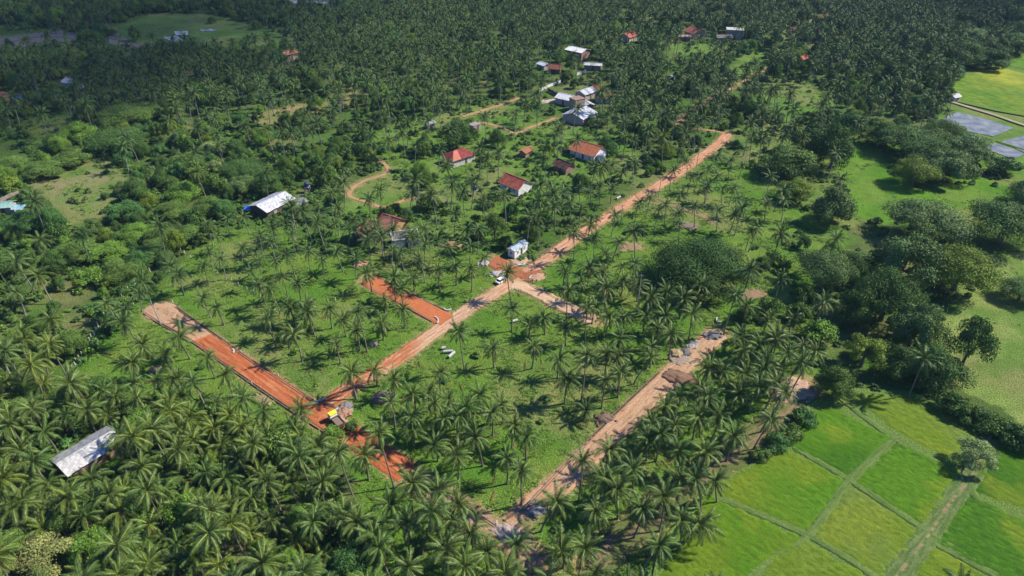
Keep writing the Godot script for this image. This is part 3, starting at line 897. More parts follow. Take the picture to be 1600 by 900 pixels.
	o = house("house", "tall house with a stepped white metal roof among dense palms", "house", {"x": 900, "y": 92, "dir": [890, 78, 914, 83], "L": 13.0, "W": 8.0, "h": 5.4, "rise": 1.2, "roof": "sheet", "rc": Color(0.82, 0.83, 0.83), "n": 12, "wc": Color(0.30, 0.19, 0.16), "win": [["+z", -3.0], ["+z", 2.0]], "door": [["+z", 0.2]]})
	o = house("shed", "small blue white roof just left of a brown tiled hut", "shed", {"x": 849, "y": 107, "dir": [844, 103, 854, 106], "L": 5.5, "W": 4.5, "h": 2.6, "rise": 0.7, "roof": "sheet", "rc": Color(0.55, 0.60, 0.66), "n": 5, "wc": Color(0.4, 0.4, 0.4), "door": [["+z", 0.2]]})
	o = house("hut", "brown tiled hut half hidden by palms below the stepped roof", "hut", {"x": 867, "y": 113, "dir": [862, 108, 874, 109], "L": 6.5, "W": 5.0, "h": 2.8, "rise": 1.5, "roof": "tile", "rc": Color(0.30, 0.12, 0.08), "wc": Color(0.2, 0.16, 0.13), "door": [["+z", 0.2]]})
	o = house("shed", "grey white roof hidden under trees below the stepped roof", "shed", {"x": 926, "y": 108, "dir": [918, 103, 936, 104], "L": 9.0, "W": 4.0, "h": 2.8, "rise": 0.6, "roof": "sheet", "rc": Color(0.62, 0.63, 0.64), "rc2": Color(0.40, 0.40, 0.40), "n": 8, "wc": Color(0.3, 0.28, 0.26), "door": [["+z", 0.2]]})
	o = house("house", "red tiled house alone among the far upper palms", "house", {"x": 981, "y": 63, "dir": [972, 60, 990, 54], "L": 9.5, "W": 8.0, "h": 3.2, "rise": 2.0, "roof": "tile", "rc": Color(0.42, 0.14, 0.09), "wc": Color(0.5, 0.45, 0.4), "win": [["+z", 1.6]], "door": [["+z", 0.2]]})
	o = house("hut", "small reddish roof beside the lone far red tiled house", "hut", {"x": 968, "y": 54, "dir": [963, 53, 974, 49], "L": 5.0, "W": 4.0, "h": 2.8, "rise": 1.2, "roof": "tile", "rc": Color(0.36, 0.13, 0.10), "wc": Color(0.5, 0.45, 0.4), "door": [["+z", 0.2]]})
	o = house("house", "house with a brick red gable roof at the far clearing", "house", {"x": 1085, "y": 57, "dir": [1075, 47, 1088, 52], "L": 10.0, "W": 9.0, "h": 3.2, "rise": 2.2, "roof": "tile", "rc": Color(0.42, 0.15, 0.10), "wc": Color(0.4, 0.35, 0.3), "win": [["+z", 1.6]], "door": [["+z", 0.2]]})
	o = house("hut", "long pale pink roofed hut in front of the brick red gable", "hut", {"x": 1070, "y": 62, "dir": [1063, 59, 1078, 60], "L": 7.0, "W": 3.0, "h": 2.4, "rise": 0.7, "roof": "sheet", "rc": Color(0.55, 0.30, 0.26), "n": 6, "wc": Color(0.3, 0.2, 0.18), "door": [["+z", 0.2]]})
	o = house("house", "tall grey concrete house with a flat pale roof, far upper area", "house", {"x": 1146, "y": 60, "dir": [1136, 55, 1157, 56], "L": 10.0, "W": 7.0, "h": 5.6, "flat": true, "over": 0.3, "roof": "flat", "rc": Color(0.46, 0.48, 0.46), "wc": Color(0.26, 0.27, 0.28), "win": [["+z", 2.0], ["+z", -2.0]], "door": [["+z", 0.2]]})
	o = house("hut", "low reddish hut with a blue sheet beside the grey concrete house", "hut", {"x": 1130, "y": 63, "dir": [1122, 60, 1140, 60], "L": 9.0, "W": 4.0, "h": 2.4, "rise": 1.0, "roof": "tile", "rc": Color(0.40, 0.16, 0.11), "rc2": Color(0.2, 0.45, 0.55), "wc": Color(0.4, 0.3, 0.26), "door": [["+z", 0.2]]})
	o = house("hut", "white roofed hut deep among palms above the main road", "hut", {"x": 1051, "y": 126, "dir": [1046, 124, 1056, 120], "L": 5.0, "W": 4.0, "h": 2.4, "rise": 0.9, "roof": "sheet", "rc": Color(0.66, 0.66, 0.66), "n": 5, "wc": Color(0.4, 0.26, 0.22), "door": [["+z", 0.2]]})
	o = house("hut", "small pink red roof beside two round light trees, far upper right", "hut", {"x": 1254, "y": 97, "dir": [1249, 93, 1260, 91], "L": 5.5, "W": 4.0, "h": 2.6, "rise": 1.1, "roof": "tile", "rc": Color(0.58, 0.17, 0.12), "wc": Color(0.4, 0.26, 0.22), "door": [["+z", 0.2]]})
	o = house("house", "long dull red roof under trees at the far top", "house", {"x": 1245, "y": 53, "dir": [1237, 48, 1254, 48], "L": 9.0, "W": 5.5, "h": 2.8, "rise": 1.5, "roof": "tile", "rc": Color(0.20, 0.10, 0.08), "wc": Color(0.3, 0.22, 0.2), "door": [["+z", 0.2]]})
	o = house("house", "white roofed house hidden by palms in the shaded upper left", "house", {"x": 116, "y": 137, "dir": [103, 127, 124, 132], "L": 8.0, "W": 6.0, "h": 3.4, "rise": 1.2, "roof": "sheet", "rc": Color(0.66, 0.64, 0.62), "n": 8, "wc": Color(0.5, 0.48, 0.46), "win": [["+z", 1.6]], "door": [["+z", 0.2]]})
	o = house("hut", "hut with a bright orange roof at the shaded left edge", "hut", {"x": 6, "y": 155, "dir": [0, 148, 16, 152], "L": 6.0, "W": 4.5, "h": 2.6, "rise": 1.0, "roof": "tile", "rc": Color(0.55, 0.20, 0.10), "wc": Color(0.4, 0.26, 0.22), "door": [["+z", 0.2]]})
	o = house("hut", "hut with a faded teal green roof at the left edge", "hut", {"x": 10, "y": 330, "dir": [-2, 324, 20, 322], "L": 5.5, "W": 4.5, "h": 2.6, "rise": 0.8, "roof": "sheet", "rc": Color(0.28, 0.48, 0.42), "n": 6, "wc": Color(0.4, 0.35, 0.3), "door": [["+z", 0.2]]})
	o = house("house", "salmon roofed house peeping out of the shaded palms", "house", {"x": 453, "y": 92, "dir": [443, 88, 460, 84], "L": 7.5, "W": 5.0, "h": 3.4, "rise": 1.4, "roof": "tile", "rc": Color(0.62, 0.28, 0.19), "wc": Color(0.6, 0.45, 0.4), "win": [["+z", 1.6]], "door": [["+z", 0.2]]})
	o = house("hut", "small whitish hut by the lane at the edge of the far rice fields", "hut", {"x": 1489, "y": 157, "dir": [1485, 155, 1494, 153], "L": 4.0, "W": 3.4, "h": 2.4, "rise": 0.8, "roof": "sheet", "rc": Color(0.6, 0.6, 0.62), "n": 4, "wc": Color(0.5, 0.5, 0.5), "door": [["+z", 0.2]]})
	# walls, tarpaulins, tanks
	wall_line("garden_wall", "dark block garden wall beside the white roof cluster", [856, 142, 868, 149, 880, 153], 1.8, Color(0.14, 0.14, 0.15))
	wall_line("garden_wall", "white pillared garden wall beside the bright lawn in the cluster", [843, 143, 856, 137, 866, 133, 876, 129], 1.5, Color(0.72, 0.72, 0.70))
	wall_line("garden_wall", "grey brick wall behind the teal green hut", [0, 318, 16, 310, 32, 304], 1.8, Color(0.30, 0.25, 0.22))
	wall_line("garden_wall", "white gate posts and wall below the stepped white roof", [901, 118, 908, 116, 915, 113], 1.6, Color(0.70, 0.70, 0.68))
	tarp("blue_tarpaulin", "bright blue tarpaulin lean-to beside the white roofed barn", 389, 332, 2.6, 2.0, 1.7, Color(0.02, 0.12, 0.62))
	tarp("blue_tarpaulin", "blue sheet roof beside the orange roofed hut at the shaded edge", 30, 158, 3.2, 2.4, 2.0, Color(0.03, 0.20, 0.60))
	tarp("blue_tarpaulin", "light blue sheet roof in front of the teal green hut", 32, 332, 4.0, 2.6, 2.0, Color(0.32, 0.55, 0.66))
	tarp("blue_tarpaulin", "small blue sheet beside the far grey concrete house", 1141, 40, 4.0, 2.6, 2.2, Color(0.08, 0.16, 0.50))
	tank("water_tank", "dark blue water tank on legs behind the white roofed barn", 481, 300, Color(0.02, 0.03, 0.10))
	tank("water_tank", "black water tank between palms below the red roofed houses", 742, 305, Color(0.03, 0.035, 0.05))

func wall_line(called: String, label: String, a: Array, h: float, col: Color) -> void:
	var q := poly(a)
	var o := thing(called, Vector3(q[0].x, 0, q[0].y))
	tag(o, label, "wall")
	for i in q.size() - 1:
		var d := q[i + 1] - q[i]
		var n := maxi(1, int(d.length() / 2.6))
		for k in n:
			var c := q[i] + d * ((k + 0.5) / n) - q[0]
			var e := q[i] + d * (float(k) / n) - q[0]
			var b := Basis(Vector3.UP, atan2(-d.y, d.x))
			box_part("wall_panel", o, Vector3(c.x, h * 0.44, c.y), Vector3(d.length() / n - 0.28, h * 0.9, 0.16), M.plaster, col * R(0.9, 1.1), b)
			box_part("pillar", o, Vector3(e.x, h * 0.5, e.y), Vector3(0.26, h * 1.04, 0.26), M.plaster, col, b)

func tarp(called: String, label: String, x: float, y: float, L: float, W: float, h: float, col: Color) -> void:
	var o := thing(called, gp(x, y), R(-0.6, 0.6))
	tag(o, label, "tarpaulin")
	var k := 6
	var pts := PackedVector3Array()
	var cols := PackedColorArray()
	for j in k + 1:
		for i in k + 1:
			var u := 2.0 * i / k - 1.0
			var v := 2.0 * j / k - 1.0
			pts.append(Vector3(u * L / 2, h - 0.25 * (1 - u * u) * (1 - v * v) + 0.1 * sin(u * 7 + v * 5) - v * 0.3, v * W / 2))
			cols.append(col)
	put("sheet", grid_mesh(pts, cols, k + 1, k + 1), M.sheet, o)
	for s in [[-1, -1], [1, -1], [-1, 1], [1, 1]]:
		var ph: float = h - s[1] * 0.3
		box_part("pole", o, Vector3(s[0] * L * 0.47, ph / 2, s[1] * W * 0.47), Vector3(0.08, ph, 0.08), M.wood, Color(0.2, 0.15, 0.1))

func tank(called: String, label: String, x: float, y: float, col: Color) -> void:
	var o := thing(called, gp(x, y))
	tag(o, label, "water tank")
	var t := Tri.new()
	t.tube([Vector3(0, 2.2, 0), Vector3(0, 2.3, 0), Vector3(0, 3.5, 0), Vector3(0, 3.8, 0), Vector3(0, 3.9, 0)], [0.8, 0.85, 0.85, 0.6, 0.3], 14, col)
	put("tank", t.mesh(), M.paint, o)
	box_part("platform", o, Vector3(0, 2.1, 0), Vector3(1.9, 0.18, 1.9), M.plaster, Color(0.3, 0.3, 0.3))
	for s in [[-1, -1], [1, -1], [-1, 1], [1, 1]]:
		box_part("leg", o, Vector3(s[0] * 0.8, 1.0, s[1] * 0.8), Vector3(0.18, 2.02, 0.18), M.plaster, Color(0.32, 0.31, 0.3))

# ---------------------------------------------------------------- small things of the building site
func make_site() -> void:
	var white := Color(0.70, 0.70, 0.67)
	# posts of the boundary fence, then pegs that mark the plots
	var line := [[111, 583, 168, 489, 17], [181, 476, 222, 433, 4], [222, 433, 283, 391, 5], [283, 391, 321, 369, 7]]
	for l in line:
		for i in l[4]:
			var f: float = i / float(l[4])
			fence_post(lerpf(l[0], l[2], f) + R(-1, 1), lerpf(l[1], l[3], f) + R(-1, 1), R(1.25, 1.5), "slim white boundary fence post", "fence posts along the scrub")
	for q in [[289, 396], [298, 402], [341, 428], [362, 438], [373, 445], [386, 452], [397, 458], [407, 464], [420, 470], [407, 463], [536, 462], [524, 469], [560, 450], [571, 444], [444, 485], [470, 494], [510, 499], [236, 475], [270, 473], [435, 587], [577, 442], [377, 551], [801, 457], [811, 455], [751, 453], [655, 556], [394, 601], [881, 471], [893, 480], [1021, 352], [985, 349], [976, 352], [852, 756], [889, 762]]:
		fence_post(q[0], q[1], R(0.7, 1.05), "short white plot peg", "white plot pegs")
	named(POSTS, "post")
	for q in POSTS: tag(q.node, q.label, "post", q.group)
	# concrete pipes lying in the grass
	for q in [[693, 545, 0.35, 1.0, "shortest concrete pipe of the group lying in the middle plot"], [700.5, 550.5, 0.12, 2.4, "concrete pipe lying level between two others in the middle plot"], [705.5, 555.5, 1.0, 2.4, "concrete pipe lying askew at the lower end of the pipe group"], [804.5, 502.5, 0.5, 1.5, "lone concrete pipe lying beside a thin palm in the middle plot"], [966, 310, 0.8, 2.2, "lone concrete pipe on the verge of the upper main road"]]:
		var o := put("concrete_pipe", pipe(q[3], 0.36), M.concrete, null, gp(q[0], q[1]) + Vector3(0, 0.34, 0))
		o.rotation.y = q[2]
		tag(o, q[4], "pipe", "concrete pipes in the grass")
	# curved kerbs and drain edges at the junctions
	kerb("white curved kerb at the upper side of the near junction", [489, 629, 496, 628, 503, 626, 510, 623], 0.302)
	kerb("white kerb curving round the near junction by the lorry", [522, 652, 521, 647, 524, 642, 529, 639], 0.38)
	kerb("pale kerb end beside the earth heap at the near junction", [541, 648, 546, 642, 552, 638], 0.22)
	kerb("white kerb at the inner corner of the red side road", [693, 482, 697, 485, 701, 485, 705, 483], 0.27)
	kerb("white curved drain mouth at the mouth of the red side road", [679, 496, 683, 498, 685, 502, 683, 506], 0.38)
	kerb("white kerb at the joint between sandy and red road", [364, 546, 366, 549, 364, 552], 0.33)
	kerb("white kerb beside the cabin stub road", [803, 416, 810, 415, 817, 414, 821, 412], 0.27)
	kerb("white kerb at the corner of the sandy branch road", [827, 436, 830, 432, 834, 431], 0.33)
	kerb("white corner kerb in the dark undergrowth beyond the gravel heaps", [1120, 497, 1120, 503, 1127, 504], 0.33)
	# drains along the road edges
	drain("concrete drain along the upper edge of the red road", [274, 479, 304, 501, 336, 523, 400, 569, 446, 598, 489, 626])
	drain("concrete drain along the lower edge of the red road", [226, 489, 250, 505, 300, 533, 350, 568, 400, 603, 453, 639, 507, 674, 545, 699])
	drain("concrete drain along the lower edge of the red side road", [566, 442, 600, 460, 640, 482, 676, 502])
	drain("concrete drain along the upper edge of the red side road", [594, 436, 630, 453, 665, 471, 692, 484])
	drain("concrete drain beside the sandy branch road", [826, 438, 828, 445, 850, 457, 880, 472, 905, 484])
	drain("concrete drain along the verge of the main road past the cabin", [822, 412, 840, 400, 858, 388, 870, 380])
	drain("concrete drain along the plot edge of the wide pinkish road", [813, 801, 860, 751, 908, 702, 933, 675, 983, 626, 1030, 582])
	drain("concrete drain along the palm plot by the bottom track", [690, 768, 730, 795, 770, 820, 800, 842])
	# heaps of earth, sand, gravel and brush
	var H := [
		["sand_heap", "pinkish earth heap beside the near junction", "heap", 537, 645, 1.7, 0.8, Color(0.38, 0.23, 0.155), 1.2, 0.6],
		["gravel_heap", "grey gravel patch beside the near junction", "heap", 541, 634, 1.3, 0.4, Color(0.24, 0.23, 0.22), 1.3, 0.5],
		["sand_heap", "long strip of pink earth by the lorry", "heap", 533, 657, 1.1, 0.5, Color(0.42, 0.27, 0.18), 2.2, -0.6],
		["sand_heap", "flat pinkish sand pad beside the cabin stub road", "heap", 812, 408, 2.0, 0.25, Color(0.50, 0.35, 0.23), 1.8, 0.2],
		["sand_heap", "flat pinkish sand pad beside the sandy branch road corner", "heap", 840, 433, 2.0, 0.3, Color(0.46, 0.30, 0.19), 1.4, 0.6],
		["earth_heap", "dark red earth patch at the crossroads corner", "heap", 828, 430, 2.6, 0.2, Color(0.33, 0.13, 0.07), 1.6, 0.6],
		["sand_heap", "cream sand heap beside the head of the pinkish road", "heap", 1058, 553, 1.8, 0.9, Color(0.42, 0.32, 0.19), 1.2, 0.3],
		["gravel_heap", "grey gravel heap beside the cream sand heap", "heap", 1070, 551, 1.5, 0.8, Color(0.17, 0.175, 0.18), 1.1, 0.2],
		["gravel_heap", "pale gravel spill across the head of the pinkish road", "heap", 1064, 562, 2.2, 0.2, Color(0.33, 0.27, 0.21), 1.3, 0.3],
		["gravel_heap", "dark grey gravel heap at the end of the pinkish road", "heap", 1113, 524, 2.0, 1.0, Color(0.17, 0.17, 0.17), 1.3, 0.2],
		["rubble_heap", "heap of whitish broken stone beside the pinkish road", "heap", 1083, 539, 1.4, 0.6, Color(0.40, 0.37, 0.33), 1.6, 0.8],
		["gravel_heap", "blue grey gravel heap at the foot of the pinkish road", "heap", 837, 797, 1.7, 0.6, Color(0.20, 0.21, 0.23), 1.3, 0.7],
		["brush_heap", "heap of dry grey palm brush beside the near junction plot", "heap", 598, 620, 2.2, 0.9, Color(0.22, 0.18, 0.14), 1.3, 0.3],
		["brush_heap", "heap of brown brush at the edge of the pinkish road", "heap", 944, 654, 1.9, 0.9, Color(0.20, 0.14, 0.11), 1.3, 0.3],
		["brush_heap", "small grey brush heap in the plot above the main road", "heap", 584, 538, 1.1, 0.5, Color(0.27, 0.22, 0.2), 1.2, 0.3],
		["brush_heap", "heap of cut fronds on the flank of the pinkish road", "heap", 1060, 590, 2.6, 0.8, Color(0.24, 0.15, 0.10), 1.8, -0.3],
		["rubble_heap", "pale stone rubble beside the crossroads grass", "heap", 780, 427, 1.8, 0.35, Color(0.48, 0.44, 0.40), 1.6, 0.2],
		["rubble_heap", "pale stone rubble under palms by the cabin stub road", "heap", 757, 411, 1.6, 0.4, Color(0.46, 0.43, 0.40), 1.5, 0.2],
		["rubble_heap", "pink stone rubble at the end of the bottom track", "heap", 795, 834, 2.4, 0.4, Color(0.44, 0.36, 0.32), 1.5, -0.6],
		["earth_heap", "round bare pink patch among the palms near the red side road", "heap", 563, 411, 2.0, 0.2, Color(0.50, 0.27, 0.17), 1.3, 0.2],
		["earth_heap", "bare pink patch under palms near the turning loop", "heap", 242, 577, 1.4, 0.2, Color(0.45, 0.28, 0.18), 1.2, 0.2],
		["earth_heap", "bare tan patch on the lower verge of the red road", "heap", 410, 624, 1.6, 0.15, Color(0.32, 0.25, 0.13), 2.0, -0.5],
		["sand_heap", "bare sandy ground under palms beside the tall hedge", "heap", 1238, 610, 4.6, 0.2, Color(0.50, 0.33, 0.23), 1.2, 0.4],
		["earth_heap", "orange earth beside the white roofed barn", "heap", 453, 315, 1.7, 0.2, Color(0.42, 0.22, 0.12), 1.6, 0.3],
		["earth_heap", "tan bare ground across from the cabin under a lone palm", "heap", 985, 385, 3.0, 0.1, Color(0.30, 0.22, 0.12), 1.5, 0.1],
		["earth_heap", "pale bare ground at the cluster of white roofs", "heap", 863, 158, 3.2, 0.15, Color(0.50, 0.42, 0.34), 1.8, 0.1],
		["earth_heap", "reddish bare slope under leaning palms by the big tree", "heap", 1172, 460, 2.6, 0.3, Color(0.28, 0.20, 0.12), 1.8, 0.3],
		["earth_heap", "bare reddish ground beside the roofless white house", "heap", 706, 382, 2.4, 0.15, Color(0.40, 0.22, 0.14), 1.6, 0.1],
		["sand_heap", "bare pale ground behind palms near the flat sheets", "heap", 1075, 352, 2.6, 0.2, Color(0.22, 0.18, 0.14), 1.5, -0.3]]
	for q in H: heap(q[0], q[1], q[2], q[3], q[4], q[5], q[6], q[7], q[8], q[9])
	lorry()
	car()
	# power poles along the upper road
	for q in [[1029, 308, 7.0, "slender concrete power pole on the upper main road verge"], [970, 350, 7.0, "slender concrete power pole where the lawn meets the main road"], [995, 489, 12.0, "tall thin concrete pole beside the big dark tree"], [700, 322, 9.5, "slender concrete pole with a crossarm among palms above the cabin"], [656, 322, 9.0, "slender concrete pole beside the small footpath plot"], [1088, 262, 8.0, "slender concrete power pole far up the main road"]]:
		var o := thing("power_pole", gp(q[0], q[1]))
		tag(o, q[3], "pole", "concrete poles")
		var t := Tri.new()
		t.tube([Vector3(0, -0.2, 0), Vector3(0, q[2], 0)], [0.16, 0.09], 6, Color(0.46, 0.45, 0.42))
		put("post", t.mesh(), M.concrete, o)
		box_part("crossarm", o, Vector3(0, q[2] - 0.35, 0), Vector3(1.2, 0.1, 0.1), M.concrete, Color(0.36, 0.33, 0.3))

var POSTS := []
func fence_post(x: float, y: float, h: float, label: String, group: String) -> void:
	var t := Tri.new()
	t.tube([Vector3(0, -0.1, 0), Vector3(R(-0.06, 0.06), h * 0.96, 0), Vector3(0, h, 0)], [0.12, 0.10, 0.04], 5, Color(0.72, 0.72, 0.68) * R(0.85, 1.05))
	POSTS.append({"node": put("fence_post", t.mesh(), M.concrete, null, gp(x, y)), "at": gp(x, y), "look": label, "group": group})

func pipe(L: float, r: float) -> ArrayMesh:
	var t := Tri.new()
	var k := 18
	for j in k:
		var a := TAU * j / k
		var b := TAU * (j + 1) / k
		var A := Vector3(0, cos(a), sin(a))
		var B := Vector3(0, cos(b), sin(b))
		var X := Vector3(L / 2, 0, 0)
		var c := Color(0.50, 0.50, 0.49)
		t.q(A * r - X, A * r + X, B * r + X, B * r - X, c)
		t.q(B * r * 0.8 - X, B * r * 0.8 + X, A * r * 0.8 + X, A * r * 0.8 - X, c * 0.9)
		for s in [-1.0, 1.0]:
			t.q(A * r + X * s, B * r + X * s, B * r * 0.8 + X * s, A * r * 0.8 + X * s, c)
	return t.mesh()

func ribbon(w: PackedVector2Array, hw: float, y0: float, y1: float, col: Color, t: Tri) -> void:
	for i in w.size() - 1:
		var d := (w[i + 1] - w[i])
		var c := (w[i] + w[i + 1]) / 2
		t.box(Vector3(c.x, (y0 + y1) / 2, c.y), Vector3(d.length() * 1.02, y1 - y0, hw * 2), col * R(0.85, 1.1), Basis(Vector3.UP, atan2(-d.y, d.x)))

func kerb(label: String, a: Array, h: float) -> void:
	var q := smooth(a, 0.5)
	var o := Vector2(q[0])
	for i in q.size(): q[i] -= o
	var t := Tri.new()
	ribbon(q, 0.16, -0.05, h, Color(0.55, 0.54, 0.51), t)
	tag(put("kerb", t.mesh(), M.concrete, null, Vector3(o.x, 0, o.y)), label, "kerb", "white kerbs at the junctions")

func drain(label: String, a: Array) -> void:
	var q := smooth(a, 1.2)
	var o := Vector2(q[0])
	for i in q.size(): q[i] -= o
	var root := thing("road_drain", Vector3(o.x, 0, o.y))
	tag(root, label, "drain")
	for s in [-0.24, 0.24]:
		var w := PackedVector2Array()
		for i in q.size():
			var d := (q[mini(i + 1, q.size() - 1)] - q[maxi(i - 1, 0)]).normalized()
			w.append(q[i] + Vector2(-d.y, d.x) * s)
		var t := Tri.new()
		ribbon(w, 0.09, -0.2, 0.14, Color(0.24, 0.175, 0.12), t)
		put("drain_wall", t.mesh(), M.concrete, root)
	var f := Tri.new()
	ribbon(q, 0.15, -0.25, -0.01, Color(0.045, 0.036, 0.028), f)
	put("drain_floor", f.mesh(), M.soil, root)

func wheel(parent: Node, at: Vector3, r: float, wd: float) -> void:
	var t := Tri.new()
	t.tube([Vector3(0, 0, -wd / 2), Vector3(0, 0, -wd * 0.3), Vector3(0, 0, wd * 0.3), Vector3(0, 0, wd / 2)], [r * 0.9, r, r, r * 0.9], 14, Color(0.02, 0.02, 0.02))
	var w := put("wheel", t.mesh(), M.soil, parent, at)
	var k := Tri.new()
	k.tube([Vector3(0, 0, -wd * 0.52), Vector3(0, 0, wd * 0.52)], [r * 0.5, r * 0.5], 10, Color(0.3, 0.3, 0.3))
	put("rim", k.mesh(), M.paint, w)

func lorry() -> void:
	var a := gp(521, 656)
	var b := gp(531, 667)
	var o := thing("tipper_lorry", (a + b) / 2 + Vector3(0.2, 0, 0.2), atan2(-(a.z - b.z), a.x - b.x))
	tag(o, "small tipper lorry with a yellow topped white cab at the near junction", "lorry")
	var yel := Color(0.78, 0.66, 0.02)
	box_part("chassis", o, Vector3(0, 0.62, 0), Vector3(4.4, 0.2, 0.8), M.soil, Color(0.03, 0.03, 0.03))
	var c := Tri.new()
	c.box(Vector3(1.75, 1.12, 0), Vector3(1.3, 0.85, 1.7), Color(0.72, 0.70, 0.62))
	c.box(Vector3(1.62, 1.80, 0), Vector3(1.0, 0.55, 1.56), Color(0.72, 0.70, 0.62))
	var cab := put("cab", c.mesh(), M.paint, o)
	box_part("cab_roof", cab, Vector3(1.60, 2.13, 0), Vector3(1.15, 0.12, 1.66), M.paint, yel)
	box_part("windscreen", cab, Vector3(2.14, 1.80, 0), Vector3(0.05, 0.46, 1.4), M.glass, Color(0.03, 0.035, 0.04))
	for s in [-1.0, 1.0]:
		box_part("side_window", cab, Vector3(1.62, 1.80, s * 0.79), Vector3(0.8, 0.42, 0.04), M.glass, Color(0.03, 0.035, 0.04))
		box_part("headlight", cab, Vector3(2.42, 1.0, s * 0.6), Vector3(0.06, 0.2, 0.28), M.paint, Color(0.8, 0.8, 0.75))
	box_part("bumper", cab, Vector3(2.45, 0.68, 0), Vector3(0.12, 0.22, 1.7), M.paint, Color(0.1, 0.1, 0.1))
	var t := Tri.new()
	var bc := Color(0.15, 0.10, 0.075)
	t.box(Vector3(-0.62, 0.86, 0), Vector3(3.0, 0.12, 1.8), bc)
	for s in [-1.0, 1.0]:
		t.box(Vector3(-0.62, 1.22, s * 0.87), Vector3(3.0, 0.6, 0.07), bc)
		t.box(Vector3(-0.62 + s * 1.465, 1.22, 0), Vector3(0.07, 0.6, 1.66), bc)
	put("tipper_bed", t.mesh(), M.soil, o)
	box_part("load", o, Vector3(-0.62, 1.1, 0), Vector3(2.8, 0.36, 1.62), M.soil, Color(0.26, 0.20, 0.15))
	for s in [-1.0, 1.0]:
		for x in [1.6, -1.1]: wheel(o, Vector3(x, 0.42, s * 0.78), 0.42, 0.28)

func car() -> void:
	var a := gp(777, 444)
	var b := gp(789, 437)
	var o := thing("parked_car", (a + b) / 2, atan2(-(b.z - a.z), b.x - a.x))
	tag(o, "small white car parked under a palm at the crossroads verge", "car")
	var c := Tri.new()
	c.box(Vector3(0, 0.52, 0), Vector3(3.3, 0.5, 1.45), Color(0.75, 0.75, 0.74))
	c.box(Vector3(1.35, 0.72, 0), Vector3(0.6, 0.16, 1.36), Color(0.75, 0.75, 0.74))
	put("body", c.mesh(), M.paint, o)
	var g := Tri.new()
	for s in [[-1.0], [1.0]]:
		g.q(Vector3(-1.3, 0.77, s[0] * 0.68), Vector3(-0.95, 1.25, s[0] * 0.58), Vector3(0.55, 1.25, s[0] * 0.58), Vector3(1.1, 0.77, s[0] * 0.68), Color(0.02, 0.025, 0.03))
	g.q(Vector3(1.1, 0.77, -0.68), Vector3(0.55, 1.25, -0.58), Vector3(0.55, 1.25, 0.58), Vector3(1.1, 0.77, 0.68), Color(0.02, 0.025, 0.03))
	g.q(Vector3(-1.3, 0.77, -0.68), Vector3(-0.95, 1.25, -0.58), Vector3(-0.95, 1.25, 0.58), Vector3(-1.3, 0.77, 0.68), Color(0.02, 0.025, 0.03))
	put("windows", g.mesh(), M.glass, o)
	box_part("car_roof", o, Vector3(-0.2, 1.28, 0), Vector3(1.55, 0.07, 1.22), M.paint, Color(0.75, 0.75, 0.74))
	for s in [-1.0, 1.0]:
		for x in [1.05, -1.05]: wheel(o, Vector3(x, 0.3, s * 0.66), 0.3, 0.2)
		box_part("headlight", o, Vector3(1.66, 0.62, s * 0.5), Vector3(0.05, 0.14, 0.25), M.paint, Color(0.85, 0.85, 0.8))

# ---------------------------------------------------------------- planting
var PALMS := []
var TREES := []
var HOLES := []     # places where a building or a road stands: [Vector2, radius]

func add_palm(at: Vector3, h: float, lean: Vector2, fs: float, n: int, dead: int, tint: int) -> void:
	PALMS.append({"at": at, "h": h, "lean": lean, "fs": fs, "n": n, "dead": dead, "tint": tint, "seed": PALMS.size() * 13 + 5, "near": false})

func plot_palms(rows: Array, fs: float, dead: int) -> void:    # [x, y, trunk height in photo pixels, sideways lean in photo pixels]
	for q in rows:
		var at := gp(q[0], q[1])
		var h := clampf(high(q[1], q[1] - q[2]), 2.2, 17.0)
		var lean := Vector2(q[3] * at.distance_to(Vector3(0, EYE, 0)) / FOC, R(-0.4, 0.4)) + Vector2(R(-0.3, 0.3), 0)
		var tall := h > 9.0
		add_palm(at, h, lean, fs * R(0.80, 1.12) * (0.92 if tall else 1.0), 30 if tall else int(R(24, 31)), int(R(0, 2)) if tall else int(R(2.0, dead + 3.5)), [0, 0, 1, 1, 4, 3][rng.randi() % 6])

